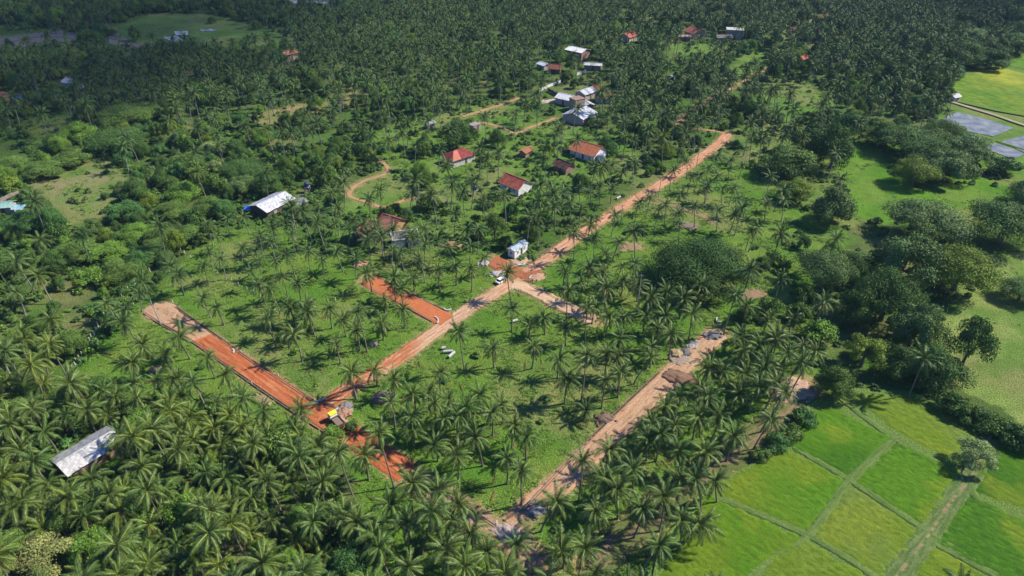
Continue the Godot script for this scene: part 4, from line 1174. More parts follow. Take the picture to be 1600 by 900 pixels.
func manual_palms() -> void:
	# upper left plot, between the fence, the red road and the red side road
	plot_palms([[251.6, 507, 79, 2], [271, 447, 26, -6], [288, 460, 27, -5], [326, 445, 30, -4], [333, 421, 26, -5], [333, 383, 25, -1], [350, 394, 20, 0], [353, 436, 28, -4], [385, 421, 25, -5], [389, 363, 20, 0], [359, 368, 18, 0], [410, 396, 22, -7], [402, 419, 22, -3], [434, 387, 24, -1], [434, 411, 26, -3], [463, 398, 24, -1], [432, 441, 28, -3], [461, 432, 28, -3], [485, 424, 27, -1], [397, 456, 26, -3], [416, 479, 34, -2], [438, 490, 40, -5], [470, 469, 26, -1], [329, 495, 24, -3], [350, 507, 26, -3], [461, 507, 30, -2], [426, 509, 22, 0], [489, 507, 30, -3], [407, 434, 20, 0], [449, 464, 32, 0], [222, 486, 20, -4]], 0.86, 2)
	plot_palms([[428, 529, 31, -2], [461, 510, 28, 0], [492, 525, 38, -4], [519, 512, 30, 0], [541, 525, 27, -2], [472, 564, 40, -3], [452, 542, 22, 0], [532, 567, 30, -2], [574, 549, 60, -5], [562, 547, 30, 0], [599, 530, 25, 0], [602, 487, 18, 0], [632, 512, 28, 0], [557, 622, 38, -2], [589, 602, 22, -2], [508, 437, 27, -2], [536, 424, 22, -3], [488, 497, 22, -2]], 0.86, 3)
	# the lower left side of the red road
	plot_palms([[215, 540, 36, -8], [297, 560, 33, -4], [234, 560, 22, 0], [219, 595, 28, -2], [268, 580, 24, -2], [336, 590, 30, -1], [366, 620, 33, -5], [322, 640, 40, -6], [257, 622, 28, 0], [389, 650, 30, -1], [287, 460, 20, 0], [181, 500, 12, 0], [475, 665, 22, -2], [465, 690, 20, 0], [345, 660, 30, 2], [196, 738, 38, 2], [78, 765, 44, -2], [165, 790, 42, 0], [205, 715, 36, -3], [420, 668, 28, 0], [300, 650, 30, -3], [275, 660, 30, 3], [198, 520, 22, -4]], 0.92, 2)
	# between the red side road and the cabin
	plot_palms([[545, 392, 26, -4], [557, 435, 27, -2], [581, 455, 30, -2], [580, 411, 24, -2], [592, 381, 24, -2], [612, 414, 16, 0], [633, 429, 30, -2], [663, 410, 24, -2], [664, 441, 30, 0], [619, 470, 36, 0], [629, 476, 24, -2], [648, 454, 20, 0], [688, 456, 34, 0], [713, 445, 30, 0], [737, 456, 36, 0], [708, 418, 22, 0], [688, 405, 28, 0], [710, 371, 32, 0], [733, 415, 25, 0], [648, 395, 26, 0], [672, 388, 24, 2], [746, 396, 26, 0], [757, 428, 22, -3], [585, 394, 28, 0], [570, 390, 30, -2], [603, 404, 28, 2], [655, 400, 26, 0], [725, 392, 26, 3], [642, 400, 30, 0], [612, 388, 26, 2], [598, 398, 24, -2], [560, 372, 24, 0], [525, 378, 26, 0]], 0.88, 2)
	# beyond the crossroads, both sides of the main road
	plot_palms([[823, 379, 40, 6], [844, 389, 52, 2], [839, 366, 60, 9], [867, 360, 36, 0], [892, 343, 20, 0], [904, 321, 25, 2], [905, 347, 14, 2], [937, 321, 24, -2], [922, 326, 18, 0], [954, 317, 16, 0], [896, 407, 50, 7], [917, 388, 34, 5], [933, 366, 20, 3], [955, 369, 28, 3], [928, 407, 32, 0], [957, 407, 22, 2], [992, 403, 36, 5], [992, 347, 26, 0], [1010, 334, 16, 0], [1022, 358, 24, -2], [1038, 351, 26, 0], [1057, 336, 26, 2], [1046, 298, 28, 2], [1062, 360, 18, 0], [1073, 277, 16, 2], [1073, 302, 20, 0], [1103, 289, 20, 0], [1102, 315, 20, 0], [990, 283, 20, 0], [963, 302, 28, 4], [951, 290, 22, 0], [872, 332, 24, 2], [860, 318, 22, 0], [884, 320, 20, 3], [798, 467, 42, -6], [940, 450, 24, 0], [963, 441, 22, 3]], 0.90, 2)
	plot_palms([[905, 470, 30, 0], [880, 452, 26, 2], [918, 446, 28, 0], [935, 470, 26, 3], [970, 462, 24, 0], [985, 440, 22, 0], [950, 425, 24, 2], [995, 470, 26, 0], [1148, 367, 40, 22], [1170, 392, 35, 32], [1165, 390, 25, 2], [1139, 322, 22, 2], [1198, 311, 28, 0], [1138, 281, 18, 0], [1154, 279, 14, 2], [1118, 296, 16, -2], [1101, 318, 20, 2], [1140, 362, 20, -6], [1127, 320, 20, 2], [1195, 343, 14, 0], [1210, 330, 24, 0], [1221, 345, 22, 4], [1085, 300, 20, 0], [1120, 270, 18, 0], [1145, 340, 22, 0], [1120, 360, 24, 0], [1085, 355, 24, 0], [1060, 375, 22, 0]], 0.90, 1)
	# the middle plot
	plot_palms([[617, 620, 28, 0], [617, 669, 40, -4], [689, 616, 32, 0], [726, 581, 64, -4], [772, 574, 30, 0], [799, 517, 34, 0], [682, 672, 42, 0], [650, 650, 32, -2], [647, 690, 40, 0], [704, 655, 30, 0], [715, 680, 30, 2], [752, 645, 28, 0], [770, 680, 36, 2], [684, 720, 25, 0], [716, 750, 40, 0], [754, 727, 45, -8], [792, 755, 38, 0], [649, 697, 24, 0], [815, 789, 55, 0], [822, 717, 32, 0], [800, 700, 34, 2], [785, 662, 30, 0], [672, 640, 30, 0], [730, 668, 32, -2], [690, 690, 36, 4]], 0.90, 2)
	plot_palms([[886, 495, 40, 0], [944, 487, 36, 0], [826, 526, 15, 0], [851, 522, 25, 0], [831, 575, 34, 0], [884, 539, 28, 0], [908, 625, 72, 4], [914, 537, 57, 0], [871, 590, 30, 2], [882, 630, 35, 3], [940, 637, 42, 2], [965, 620, 38, 0], [964, 560, 30, 0], [990, 600, 42, 20], [1076, 530, 38, 0], [1045, 560, 38, -5], [1062, 495, 28, 0], [1005, 520, 26, 0], [946, 525, 28, 0], [912, 655, 14, 4], [945, 585, 32, 0], [1010, 575, 34, 2], [1022, 545, 30, 0], [975, 520, 26, 0], [1035, 520, 28, 0], [965, 590, 34, 0], [925, 505, 26, 2]], 0.92, 2)
	# along the wide pinkish road and down to the rice fields
	plot_palms([[1035, 675, 40, 0], [1098, 660, 38, 0], [1102, 605, 30, 0], [1150, 577, 28, 2], [1172, 597, 36, 12], [1131, 522, 62, 6], [1140, 640, 24, 6], [1188, 675, 60, 18], [1158, 548, 20, 0], [1012, 690, 30, 0], [1082, 690, 36, 0], [904, 782, 62, 2], [947, 737, 32, 0], [1135, 720, 38, 2], [1177, 702, 44, 14], [1060, 740, 36, -5], [1010, 718, 30, -4], [990, 770, 36, -5], [965, 810, 42, -4], [942, 790, 38, -2], [845, 830, 44, 22], [918, 852, 54, 8], [1030, 830, 50, -3], [1095, 797, 46, -18], [1120, 787, 34, -10], [1065, 855, 36, 18], [1060, 860, 44, -5], [1001, 898, 46, 16], [880, 887, 30, -3], [810, 895, 40, -4], [1120, 615, 34, 0], [1150, 620, 36, 4], [1085, 640, 34, 0], [1055, 655, 36, 0], [1110, 690, 38, 3]], 1.04, 1)
	plot_palms([[1158, 466, 43, 30], [1205, 483, 48, 20], [1266, 522, 51, 4], [1085, 475, 28, 4], [1062, 497, 26, 2], [1160, 505, 26, 0], [1233, 520, 22, 0], [1205, 548, 26, 0], [1150, 550, 24, 0], [1251, 567, 26, -2], [1192, 520, 22, 3], [1178, 566, 24, 0], [1232, 622, 72, 20], [1219, 612, 45, 18], [1207, 565, 34, -2], [1215, 590, 36, 4], [1185, 610, 34, 2], [1170, 640, 36, 4], [1040, 480, 24, 0], [1015, 490, 26, 0], [1195, 640, 40, 6], [1025, 720, 40, 3], [1055, 790, 40, 0], [990, 840, 44, 5], [1090, 745, 38, 4], [1045, 700, 36, 0]], 1.0, 1)
	# the bottom edge, left of the wide road
	plot_palms([[485, 767, 50, -7], [440, 800, 48, -6], [563, 805, 100, -13], [616, 762, 85, -9], [576, 749, 38, 0], [646, 808, 52, 2], [617, 825, 38, 0], [660, 865, 62, 20], [698, 897, 36, 4], [744, 875, 42, -7], [695, 800, 34, -5], [608, 899, 42, -8], [650, 935, 52, -3], [590, 880, 40, 0], [640, 860, 44, 0], [730, 930, 46, 0], [790, 940, 44, 0], [700, 850, 40, 4], [720, 830, 42, 0], [510, 800, 46, 4], [545, 850, 46, 0], [500, 860, 44, 0], [760, 905, 44, 2], [860, 945, 40, 0], [930, 950, 48, 0], [470, 740, 42, 0]], 1.04, 1)

# name, x, y on the ground, crown width in photo pixels, height in metres, species, tint, look
func manual_trees() -> void:
	var T := [
		["rain_tree", 1088, 437, 172, 13.5, "giant0", 8, "huge dense dark green spreading tree"],
		["rain_tree", 1280, 450, 92, 12, "umbrella0", 4, "broad grey green tree"], ["broadleaf_tree", 1328, 440, 52, 9, "round0", 1, "small dark tree"],
		["rain_tree", 1405, 440, 98, 16, "round1", 4, "tall grey green tree with rounded billowing lobes"], ["rain_tree", 1440, 372, 112, 12, "umbrella1", 4, "wide flat topped grey green tree"],
		["rain_tree", 1490, 452, 104, 13, "umbrella2", 3, "open olive tree on curving bare limbs"], ["rain_tree", 1562, 378, 116, 13, "umbrella0", 1, "wide dark tree"],
		["broadleaf_tree", 1297, 348, 70, 12, "round2", 4, "rounded grey green tree"], ["broadleaf_tree", 1240, 312, 56, 8, "round3", 3, "yellow green tree"],
		["broadleaf_tree", 1232, 272, 88, 12, "round1", 0, "broad leafy green tree"], ["broadleaf_tree", 1297, 262, 62, 17, "round0", 1, "tall dark green tree"],
		["rain_tree", 1425, 288, 66, 10, "umbrella2", 3, "layered olive tree"], ["rain_tree", 1474, 284, 72, 12, "round1", 4, "pale grey green tree"], ["rain_tree", 1520, 268, 46, 9, "airy0", 4, "thin airy tree"],
		["rain_tree", 1410, 240, 96, 11, "umbrella1", 1, "wide dark layered tree"], ["rain_tree", 1452, 264, 84, 11, "umbrella0", 1, "wide dark green tree"], ["rain_tree", 1505, 250, 66, 10, "round3", 4, "grey green billowing tree"], ["rain_tree", 1382, 228, 52, 10, "round0", 0, "mid green tree"], ["rain_tree", 1470, 226, 62, 10, "umbrella2", 0, "flat green tree"], ["broadleaf_tree", 1262, 240, 74, 12, "round2", 1, "broad dark tree"], ["broadleaf_tree", 1322, 218, 54, 12, "round3", 1, "dark tree"], ["broadleaf_tree", 1566, 272, 46, 7, "bush0", 1, "dark bushy tree"], ["broadleaf_tree", 1608, 318, 66, 9, "umbrella0", 1, "dark tree at the frame edge"],
		["rain_tree", 1375, 500, 96, 15, "umbrella0", 1, "dark heavy crowned tree"], ["rain_tree", 1330, 505, 66, 11, "round0", 1, "very dark tree"], ["rain_tree", 1420, 542, 76, 13, "round1", 4, "grey green tree with hanging foliage"],
		["broadleaf_tree", 1345, 572, 72, 8, "airy1", 3, "olive drooping tree"], ["broadleaf_tree", 1400, 588, 60, 8, "round2", 1, "dark round tree"], ["broadleaf_tree", 1455, 600, 82, 10, "round3", 1, "dark leaning broad tree"],
		["broadleaf_tree", 1500, 580, 66, 14, "airy0", 1, "gaunt dark tree with sparse outstretched twigs"], ["broadleaf_tree", 1300, 618, 60, 8, "round2", 0, "round dark green bushy tree"],
		["shrub", 1482, 642, 46, 5, "bush0", 1, "dark hedge shrub"], ["shrub", 1504, 655, 46, 5, "bush1", 0, "dark hedge shrub"], ["shrub", 1528, 664, 46, 4.5, "bush2", 1, "dark hedge shrub"], ["shrub", 1552, 678, 46, 4.5, "bush3", 0, "dark hedge shrub"], ["shrub", 1578, 692, 46, 5, "bush0", 1, "dark hedge shrub"], ["shrub", 1606, 700, 50, 6, "bush1", 1, "dark hedge shrub"],
		["shrub", 1516, 730, 64, 6.5, "airy1", 6, "pale silvery bush with a round crown"], ["broadleaf_tree", 1592, 468, 64, 6, "umbrella1", 1, "low dark spreading tree"],
		["shrub", 1188, 716, 34, 2.6, "bush1", 0, "low green bush"], ["shrub", 1214, 698, 40, 3.2, "bush2", 5, "low bluish bush"], ["shrub", 1234, 684, 40, 3.2, "bush3", 0, "low green bush"], ["shrub", 1254, 660, 42, 3.6, "bush0", 5, "bluish green bush"],
		["shrub", 1200, 495, 44, 6, "bush1", 0, "round mid green bush"], ["shrub", 1278, 528, 58, 5, "bush2", 2, "bright green bush"], ["shrub", 1164, 500, 38, 4, "bush3", 1, "dark bush"], ["shrub", 1245, 498, 40, 5, "bush0", 0, "green bush"],
		["shrub", 1340, 420, 46, 5, "bush2", 1, "dark bush with yellowish edge"], ["shrub", 1300, 398, 36, 4, "bush1", 2, "bright leafy bush"], ["shrub", 1210, 412, 40, 5, "bush3", 2, "bright green leafy bush"], ["shrub", 1190, 418, 30, 4, "bush2", 0, "green bush"],
		["broadleaf_tree", 1500, 106, 58, 14, "round0", 1, "tall dark tree"], ["broadleaf_tree", 1546, 108, 52, 12, "round2", 1, "dark tree"], ["broadleaf_tree", 1520, 78, 56, 13, "round1", 4, "grey green tree"], ["broadleaf_tree", 1572, 84, 52, 12, "round3", 1, "dark tree"], ["broadleaf_tree", 1597, 66, 50, 12, "round0", 4, "grey green tree"], ["broadleaf_tree", 1488, 122, 34, 7, "round2", 5, "pale round topped tree"],
		["broadleaf_tree", 1222, 99, 40, 8, "round1", 3, "light olive round tree"], ["broadleaf_tree", 1246, 90, 24, 8, "round3", 2, "light green round tree"], ["broadleaf_tree", 1337, 190, 32, 6, "round0", 3, "yellow green round tree"], ["broadleaf_tree", 1350, 174, 34, 7, "round2", 3, "olive round tree"], ["broadleaf_tree", 1392, 136, 38, 14, "round1", 1, "dark tall tree"],
		["broadleaf_tree", 1165, 48, 26, 9, "airy0", 6, "grey twiggy tree"],
		["broadleaf_tree", 124, 219, 50, 8, "round0", 2, "bright lime green round tree"], ["rain_tree", 186, 232, 84, 9, "umbrella0", 1, "dark layered tree"], ["broadleaf_tree", 205, 192, 90, 9, "umbrella2", 0, "wide mid green tree"],
		["broadleaf_tree", 146, 80, 44, 15, "round1", 1, "tall dark tree"], ["broadleaf_tree", 100, 101, 62, 10, "umbrella1", 1, "broad dark tree"], ["broadleaf_tree", 66, 97, 40, 9, "round2", 1, "dark round tree"],
		["broadleaf_tree", 714, 230, 52, 13, "round3", 1, "dark round tree"], ["broadleaf_tree", 778, 229, 30, 8, "round0", 1, "small dark round tree"], ["broadleaf_tree", 740, 222, 22, 7, "airy1", 0, "small airy tree"],
		["broadleaf_tree", 76, 274, 58, 6, "round1", 0, "mid green thicket tree"], ["broadleaf_tree", 22, 268, 50, 6, "round3", 0, "green thicket tree"], ["broadleaf_tree", 112, 258, 52, 7, "round2", 0, "dark green thicket tree"],
		["rain_tree", 45, 362, 64, 7, "umbrella2", 5, "dark bluish flat topped tree"], ["broadleaf_tree", 290, 313, 54, 7, "round0", 2, "bright green billowing tree"], ["broadleaf_tree", 214, 312, 42, 8, "round2", 1, "dark green tree"], ["broadleaf_tree", 198, 342, 56, 7, "round1", 5, "bluish green tree"],
		["rain_tree", 381, 277, 70, 7, "umbrella1", 1, "flat dark layered tree"], ["broadleaf_tree", 296, 270, 62, 8, "round3", 0, "dull green tree"], ["broadleaf_tree", 330, 243, 38, 6, "airy0", 6, "silvery pale tree"], ["broadleaf_tree", 339, 273, 26, 6, "airy1", 6, "small silvery pale tree"],
		["broadleaf_tree", 378, 302, 52, 7, "round1", 4, "grey green tree"], ["broadleaf_tree", 328, 332, 50, 6, "round0", 0, "green thicket tree"], ["broadleaf_tree", 268, 337, 58, 5, "round2", 0, "green thicket tree"], ["broadleaf_tree", 125, 402, 62, 5.5, "round3", 0, "leafy thicket tree"], ["broadleaf_tree", 168, 404, 60, 5.5, "round1", 2, "bright leafy thicket tree"], ["broadleaf_tree", 192, 434, 62, 6, "round0", 0, "leafy thicket tree"], ["broadleaf_tree", 250, 380, 62, 5, "round2", 0, "leafy thicket tree"], ["broadleaf_tree", 298, 376, 56, 5, "round3", 0, "leafy thicket tree"], ["broadleaf_tree", 236, 408, 54, 5.5, "round1", 1, "dark thicket tree"], ["broadleaf_tree", 215, 372, 50, 5, "round0", 2, "bright thicket tree"], ["broadleaf_tree", 150, 440, 50, 4.5, "bush1", 2, "bright low thicket tree"],
		["broadleaf_tree", 422, 302, 52, 9, "round2", 1, "dark tree"], ["broadleaf_tree", 618, 340, 26, 6, "round1", 1, "small dark tree"], ["broadleaf_tree", 636, 345, 24, 5, "round3", 1, "small dark tree"], ["broadleaf_tree", 774, 376, 44, 10, "airy0", 0, "tall light green feathery tree"], ["broadleaf_tree", 668, 326, 36, 6, "bush2", 0, "green bushy tree"], ["broadleaf_tree", 948, 240, 34, 8, "round0", 5, "round bluish green tree"],
		["shrub", 78, 886, 94, 6, "airy1", 7, "large grey brown twiggy bush"], ["broadleaf_tree", 152, 874, 62, 8, "round1", 2, "bright green leafy tree"], ["broadleaf_tree", 120, 796, 62, 5, "bush0", 1, "dark low tree"],
		["broadleaf_tree", 553, 908, 84, 8.5, "round2", 5, "dense bluish green round tree"], ["broadleaf_tree", 460, 900, 48, 7, "round0", 2, "bright green tree"], ["broadleaf_tree", 418, 887, 44, 8, "round3", 3, "olive tree"], ["broadleaf_tree", 478, 838, 48, 9, "airy0", 2, "pale green tall tree"], ["shrub", 574, 828, 30, 4, "bush1", 5, "bluish bush"],
		["broadleaf_tree", 152, 622, 60, 6, "round1", 1, "dark tree"], ["broadleaf_tree", 112, 630, 46, 5, "round0", 0, "green tree"], ["broadleaf_tree", 236, 674, 82, 6, "round2", 2, "wide bright green bushy tree"], ["broadleaf_tree", 28, 662, 58, 6, "round3", 0, "green tree"], ["shrub", 520, 690, 40, 4, "bush2", 2, "leafy bush"], ["shrub", 549, 673, 22, 3, "bush3", 5, "bluish leafy bush"]]
	for q in T:
		var at := gp(q[1], q[2])
		var w: float = q[3] * at.distance_to(Vector3(0, EYE, 0)) / FOC 
		TREES.append({"name": q[0], "at": at, "w": w, "h": q[4] * (1.1 if q[1] > 1180 and q[4] > 7.5 else 1.0), "sp": q[5], "tint": q[6], "look": q[7], "yaw": R(0, TAU), "seed": TREES.size() * 7, "bare": 0.30 if q[5].begins_with("umb") or q[5].begins_with("airy") else 0.10})

var COVER := []   # [outline, palms 0..1, trees 0..1, undergrowth 0..1, tufts 0..1, palm height low, high, yellowish]

func cover(a: Array, palms: float, trees: float, under: float, tufts: float, lo := 9.0, hi := 14.0, yellow := false, gap := 4.2) -> void:
	COVER.append([poly(a), palms, trees, under, tufts, lo, hi, yellow, gap])

func cover_at(p: Vector2) -> Array:
	for i in range(COVER.size() - 1, -1, -1):
		if inside(p, COVER[i][0]): return COVER[i]
	return [null, 0.60, 0.32, 0.6, 0.3, 8.5, 13.5, false, 4.2]

func make_cover() -> void:
	cover([-300, -60, 600, -60, 470, 20, 330, 30, 240, 20, 130, 50, -300, 70], 0.25, 0.75, 0.8, 0.0)                       # dark far wood, upper left
	cover([380, 60, 420, 25, 560, 10, 700, 40, 640, 70, 560, 60, 470, 60], 0.45, 0.5, 0.7, 0.0)
	cover([1400, -40, 1900, -40, 1800, 80, 1600, 70, 1480, 90], 0.35, 0.6, 0.7, 0.0)
	cover([1190, 110, 1330, 70, 1480, 130, 1500, 190, 1380, 225, 1320, 235, 1250, 225, 1160, 215], 0.5, 0.5, 0.7, 0.1)
	cover([-200, 330, 60, 290, 200, 300, 330, 290, 420, 330, 322, 370, 110, 582, 60, 640, -200, 640], 0.04, 0.6, 0.95, 0.0)  # thicket along the fence
	cover([-200, 395, 90, 400, 150, 440, 100, 560, 60, 640, -200, 640], 0.36, 0.42, 0.85, 0.0, 6.0, 10.0, true)
	cover([200, 190, 420, 190, 700, 200, 690, 300, 540, 380, 400, 340, 330, 300, 200, 300], 0.14, 0.5, 0.85, 0.3, 7.0, 11.0)
	cover([-200, 230, 60, 200, 200, 210, 200, 300, 60, 300, -200, 330], 0.12, 0.5, 0.8, 0.2)
	cover([590, 200, 700, 165, 800, 160, 860, 190, 980, 210, 1010, 270, 850, 340, 790, 390, 690, 380, 540, 385, 520, 330, 600, 260], 0.34, 0.12, 0.45, 0.9, 7.0, 11.0)
	cover([-400, 560, 60, 560, 110, 600, 200, 640, 330, 645, 470, 695, 540, 735, 560, 770, 560, 830, 600, 900, 640, 1100, -500, 1100], 0.80, 0.26, 0.85, 0.1, 4.0, 11.0, true, 3.1)   # the dense grove
	cover([520, 740, 620, 765, 660, 800, 610, 830, 545, 820, 540, 780], 0.0, 0.0, 0.0, 1.0)
	cover([600, 900, 1000, 905, 960, 1100, 640, 1100], 0.6, 0.15, 0.4, 0.3)
	cover([322, 370, 420, 345, 480, 395, 575, 400, 700, 385, 775, 400, 825, 405, 960, 320, 1110, 232, 1180, 260, 1250, 330, 1180, 420, 1250, 480, 1300, 560, 1250, 660, 1110, 770, 1030, 905, 600, 900, 560, 800, 540, 735, 470, 695, 330, 645, 200, 640, 108, 590], 0.0, 0.0, 0.02, 1.0)       # the estate, planted by hand
	cover([108, 590, 235, 600, 330, 640, 200, 640], 0.35, 0.1, 0.3, 1.0, 5.0, 8.0)
	cover([480, 395, 575, 400, 700, 385, 690, 372, 560, 365, 470, 380], 0.5, 0.1, 0.5, 0.5, 6.0, 9.0)
	cover([1130, 205, 1210, 190, 1330, 235, 1320, 345, 1250, 330, 1180, 260], 0.13, 0.16, 0.4, 0.8)
	cover([1180, 420, 1250, 330, 1310, 350, 1290, 440, 1250, 480], 0.10, 0.06, 0.35, 0.9)
	cover([1290, 345, 1440, 330, 1600, 345, 1900, 400, 1900, 520, 1490, 470, 1470, 560, 1300, 610, 1240, 560, 1240, 480, 1290, 440], 0.03, 0.3, 0.75, 0.1)
	# open meadows, fields and clearings
	cover([1320, 235, 1350, 220, 1480, 205, 1700, 250, 1900, 700, 1700, 980, 1010, 980, 1040, 905, 1110, 775, 1250, 665, 1300, 610, 1480, 640, 1455, 520, 1480, 470, 1440, 330, 1330, 350], 0.0, 0.0, 0.0, 0.06)
	cover([1290, 440, 1480, 440, 1470, 560, 1430, 610, 1300, 610, 1260, 540], 0.0, 0.12, 0.7, 0.2)
	cover([1325, 205, 1400, 195, 1570, 245, 1570, 290, 1480, 290, 1400, 285, 1370, 240], 0.0, 0.2, 0.6, 0.0)
	cover([1290, 375, 1350, 350, 1440, 352, 1540, 395, 1520, 470, 1470, 480, 1300, 470], 0.0, 0.1, 0.6, 0.2)
	cover([1470, 190, 1490, 120, 1560, 95, 1800, 60, 1800, 260, 1540, 250], 0.0, 0.0, 0.0, 0.0)
	cover([172, 45, 235, 21, 325, 21, 390, 37, 400, 52, 312, 72, 275, 82, 235, 80, 195, 60], 0.0, 0.02, 0.0, 0.2)
	cover([-200, 62, 95, 44, 125, 54, 205, 62, 240, 72, 215, 82, 150, 75, 75, 72, -200, 90], 0.0, 0.0, 0.0, 0.0)
	cover([395, 48, 440, 46, 460, 62, 420, 72, 380, 66], 0.0, 0.0, 0.1, 0.2)
	cover([435, -10, 530, -10, 515, 10, 470, 13, 440, 8], 0.0, 0.0, 0.0, 0.0)
	cover([40, 290, 132, 250, 170, 248, 200, 270, 205, 292, 175, 318, 140, 350, 105, 350, 70, 325, 50, 305], 0.0, 0.02, 0.22, 0.8)
	cover([45, 182, 110, 178, 112, 225, 50, 228], 0.0, 0.03, 0.1, 0.7)
	cover([385, 178, 475, 160, 565, 135, 580, 150, 470, 195, 412, 200], 0.12, 0.05, 0.3, 0.6)
	cover([545, 300, 605, 275, 640, 278, 690, 310, 640, 330, 560, 318], 0.0, 0.03, 0.2, 1.0)
	cover([640, 200, 700, 180, 760, 165, 830, 165, 860, 190, 800, 215, 730, 205, 690, 225, 650, 235], 0.10, 0.03, 0.35, 1.0)
	cover([1195, 130, 1250, 128, 1325, 148, 1300, 172, 1240, 190, 1190, 175], 0.05, 0.02, 0.12, 0.8)
	cover([1040, 66, 1100, 68, 1130, 80, 1200, 82, 1210, 110, 1150, 135, 1130, 120, 1150, 95, 1060, 82], 0.08, 0.05, 0.3, 0.8)
	cover([850, 138, 880, 130, 905, 145, 960, 150, 930, 195, 880, 190, 850, 170], 0.06, 0.03, 0.15, 0.5)

func open_at(p: Vector2, gap: float) -> bool:
	for h in HOLES:
		if p.distance_squared_to(h[0]) < h[1] * h[1]: return false
	return road_gap(p) > gap

var cells := {}
func crowd(p: Vector2, r: float) -> bool:
	var k := Vector2i((p / 8.0).floor())
	for i in range(-1, 2):
		for j in range(-1, 2):
			for q in cells.get(k + Vector2i(i, j), []):
				if p.distance_to(q) < r: return true
	return false

var SIGHTS := []     # photo points of roofs and clearings that the plants leave open to view: [x, y, half width]
func hides(v: Vector3, h: float) -> bool:
	var q := px_of(v + Vector3(0, h, 0))
	var g := px_of(v)
	var r := 3.2 * FOC / v.distance_to(Vector3(0, EYE, 0))
	for s in SIGHTS:
		if absf(q.x - s[0]) < s[2] + r * 0.6 and q.y - r < s[1] and g.y > s[1] - 3.0:
			return rng.randf() < s[3]
	return false

func settle(p: Vector2) -> void:
	var k := Vector2i((p / 8.0).floor())
	if not cells.has(k): cells[k] = []
	cells[k].append(p)

const ORD := ["first", "second", "third", "fourth", "fifth", "sixth", "seventh", "eighth", "ninth", "tenth", "eleventh", "twelfth", "thirteenth", "fourteenth", "fifteenth", "sixteenth", "seventeenth", "eighteenth", "nineteenth", "twentieth"]
const MARKS := [["white cabin", 809, 395], ["yellow topped lorry", 525, 662], ["concrete pipe group", 700, 551], ["crossroads", 815, 438], ["sandy turning loop", 243, 487], ["red side road end", 578, 437], ["red side road mouth", 705, 503], ["near junction", 500, 645], ["red road end", 640, 741], ["gravel heaps", 1070, 553], ["huge dark tree", 1088, 437], ["white roofed barn", 427, 327], ["grey metal shed", 150, 715], ["pinkish road foot", 826, 798], ["old brown tiled house", 590, 365], ["faded red roof", 806, 292], ["bright orange roof", 919, 243], ["two tone hip roof", 717, 250], ["pinkish road middle", 960, 668], ["bare sand by the hedge", 1238, 612], ["lime green rice corner", 1262, 652], ["olive field edge", 1105, 770], ["lowest track end", 795, 834], ["two tone road joint", 364, 550], ["fence line end", 111, 583], ["fence line middle", 222, 433], ["fence line top", 321, 369], ["main road bend", 960, 331], ["main road end", 1135, 210], ["bright meadow", 1350, 300], ["long limbed olive tree", 1490, 452], ["pale silvery bush", 1516, 730], ["yellow green tree", 1240, 312], ["white roof cluster", 900, 170], ["stepped white roof", 900, 86], ["lone far red roof", 981, 60], ["grey concrete house", 1146, 56], ["lime green round tree", 124, 216], ["shaded white roof", 116, 134], ["teal green hut", 10, 328], ["lone white shelter", 672, 198], ["flooded plots", 1520, 195], ["far bare rice plots", 100, 60], ["far green meadow", 290, 45], ["scrubby brown meadow", 130, 300], ["footpath loop", 600, 300], ["mossy left grove edge", 60, 640], ["grove corner", 20, 800], ["grove middle", 280, 760], ["lower grove edge", 300, 890], ["lower grass clearing", 590, 790], ["bluish round tree", 553, 905], ["lower rice field corner", 1040, 900], ["rice side bare strip", 1060, 770], ["middle plot lawn", 760, 560], ["upper left plot middle", 400, 450], ["near plot lawn", 480, 600], ["dark hedge", 1540, 670], ["brush heap", 944, 654], ["pinkish sand pad", 840, 433]]

func named(list: Array, noun: String) -> void:       # gives every thing a label of its own: what it looks like and which one it is, counted from a landmark
	var groups := {}
	for p in list:
		var best := ""
		var bd := 1e9
		for m in MARKS:
			var d: float = gp(m[1], m[2]).distance_to(p.at)
			if d < bd:
				bd = d
				best = m[0]
		p.mark = best
		p.dist = bd
		if not groups.has(best): groups[best] = []
		groups[best].append(p)
	for k in groups:
		groups[k].sort_custom(func(a, b): return a.dist < b.dist)
		for i in groups[k].size():
			var nth: String = ORD[i] if i < 20 else ("twenty " + ORD[i - 20] if i < 39 else "farther " + ORD[i % 20])
			groups[k][i].label = "%s, %s %s from the %s" % [groups[k][i].look, nth, noun, k]

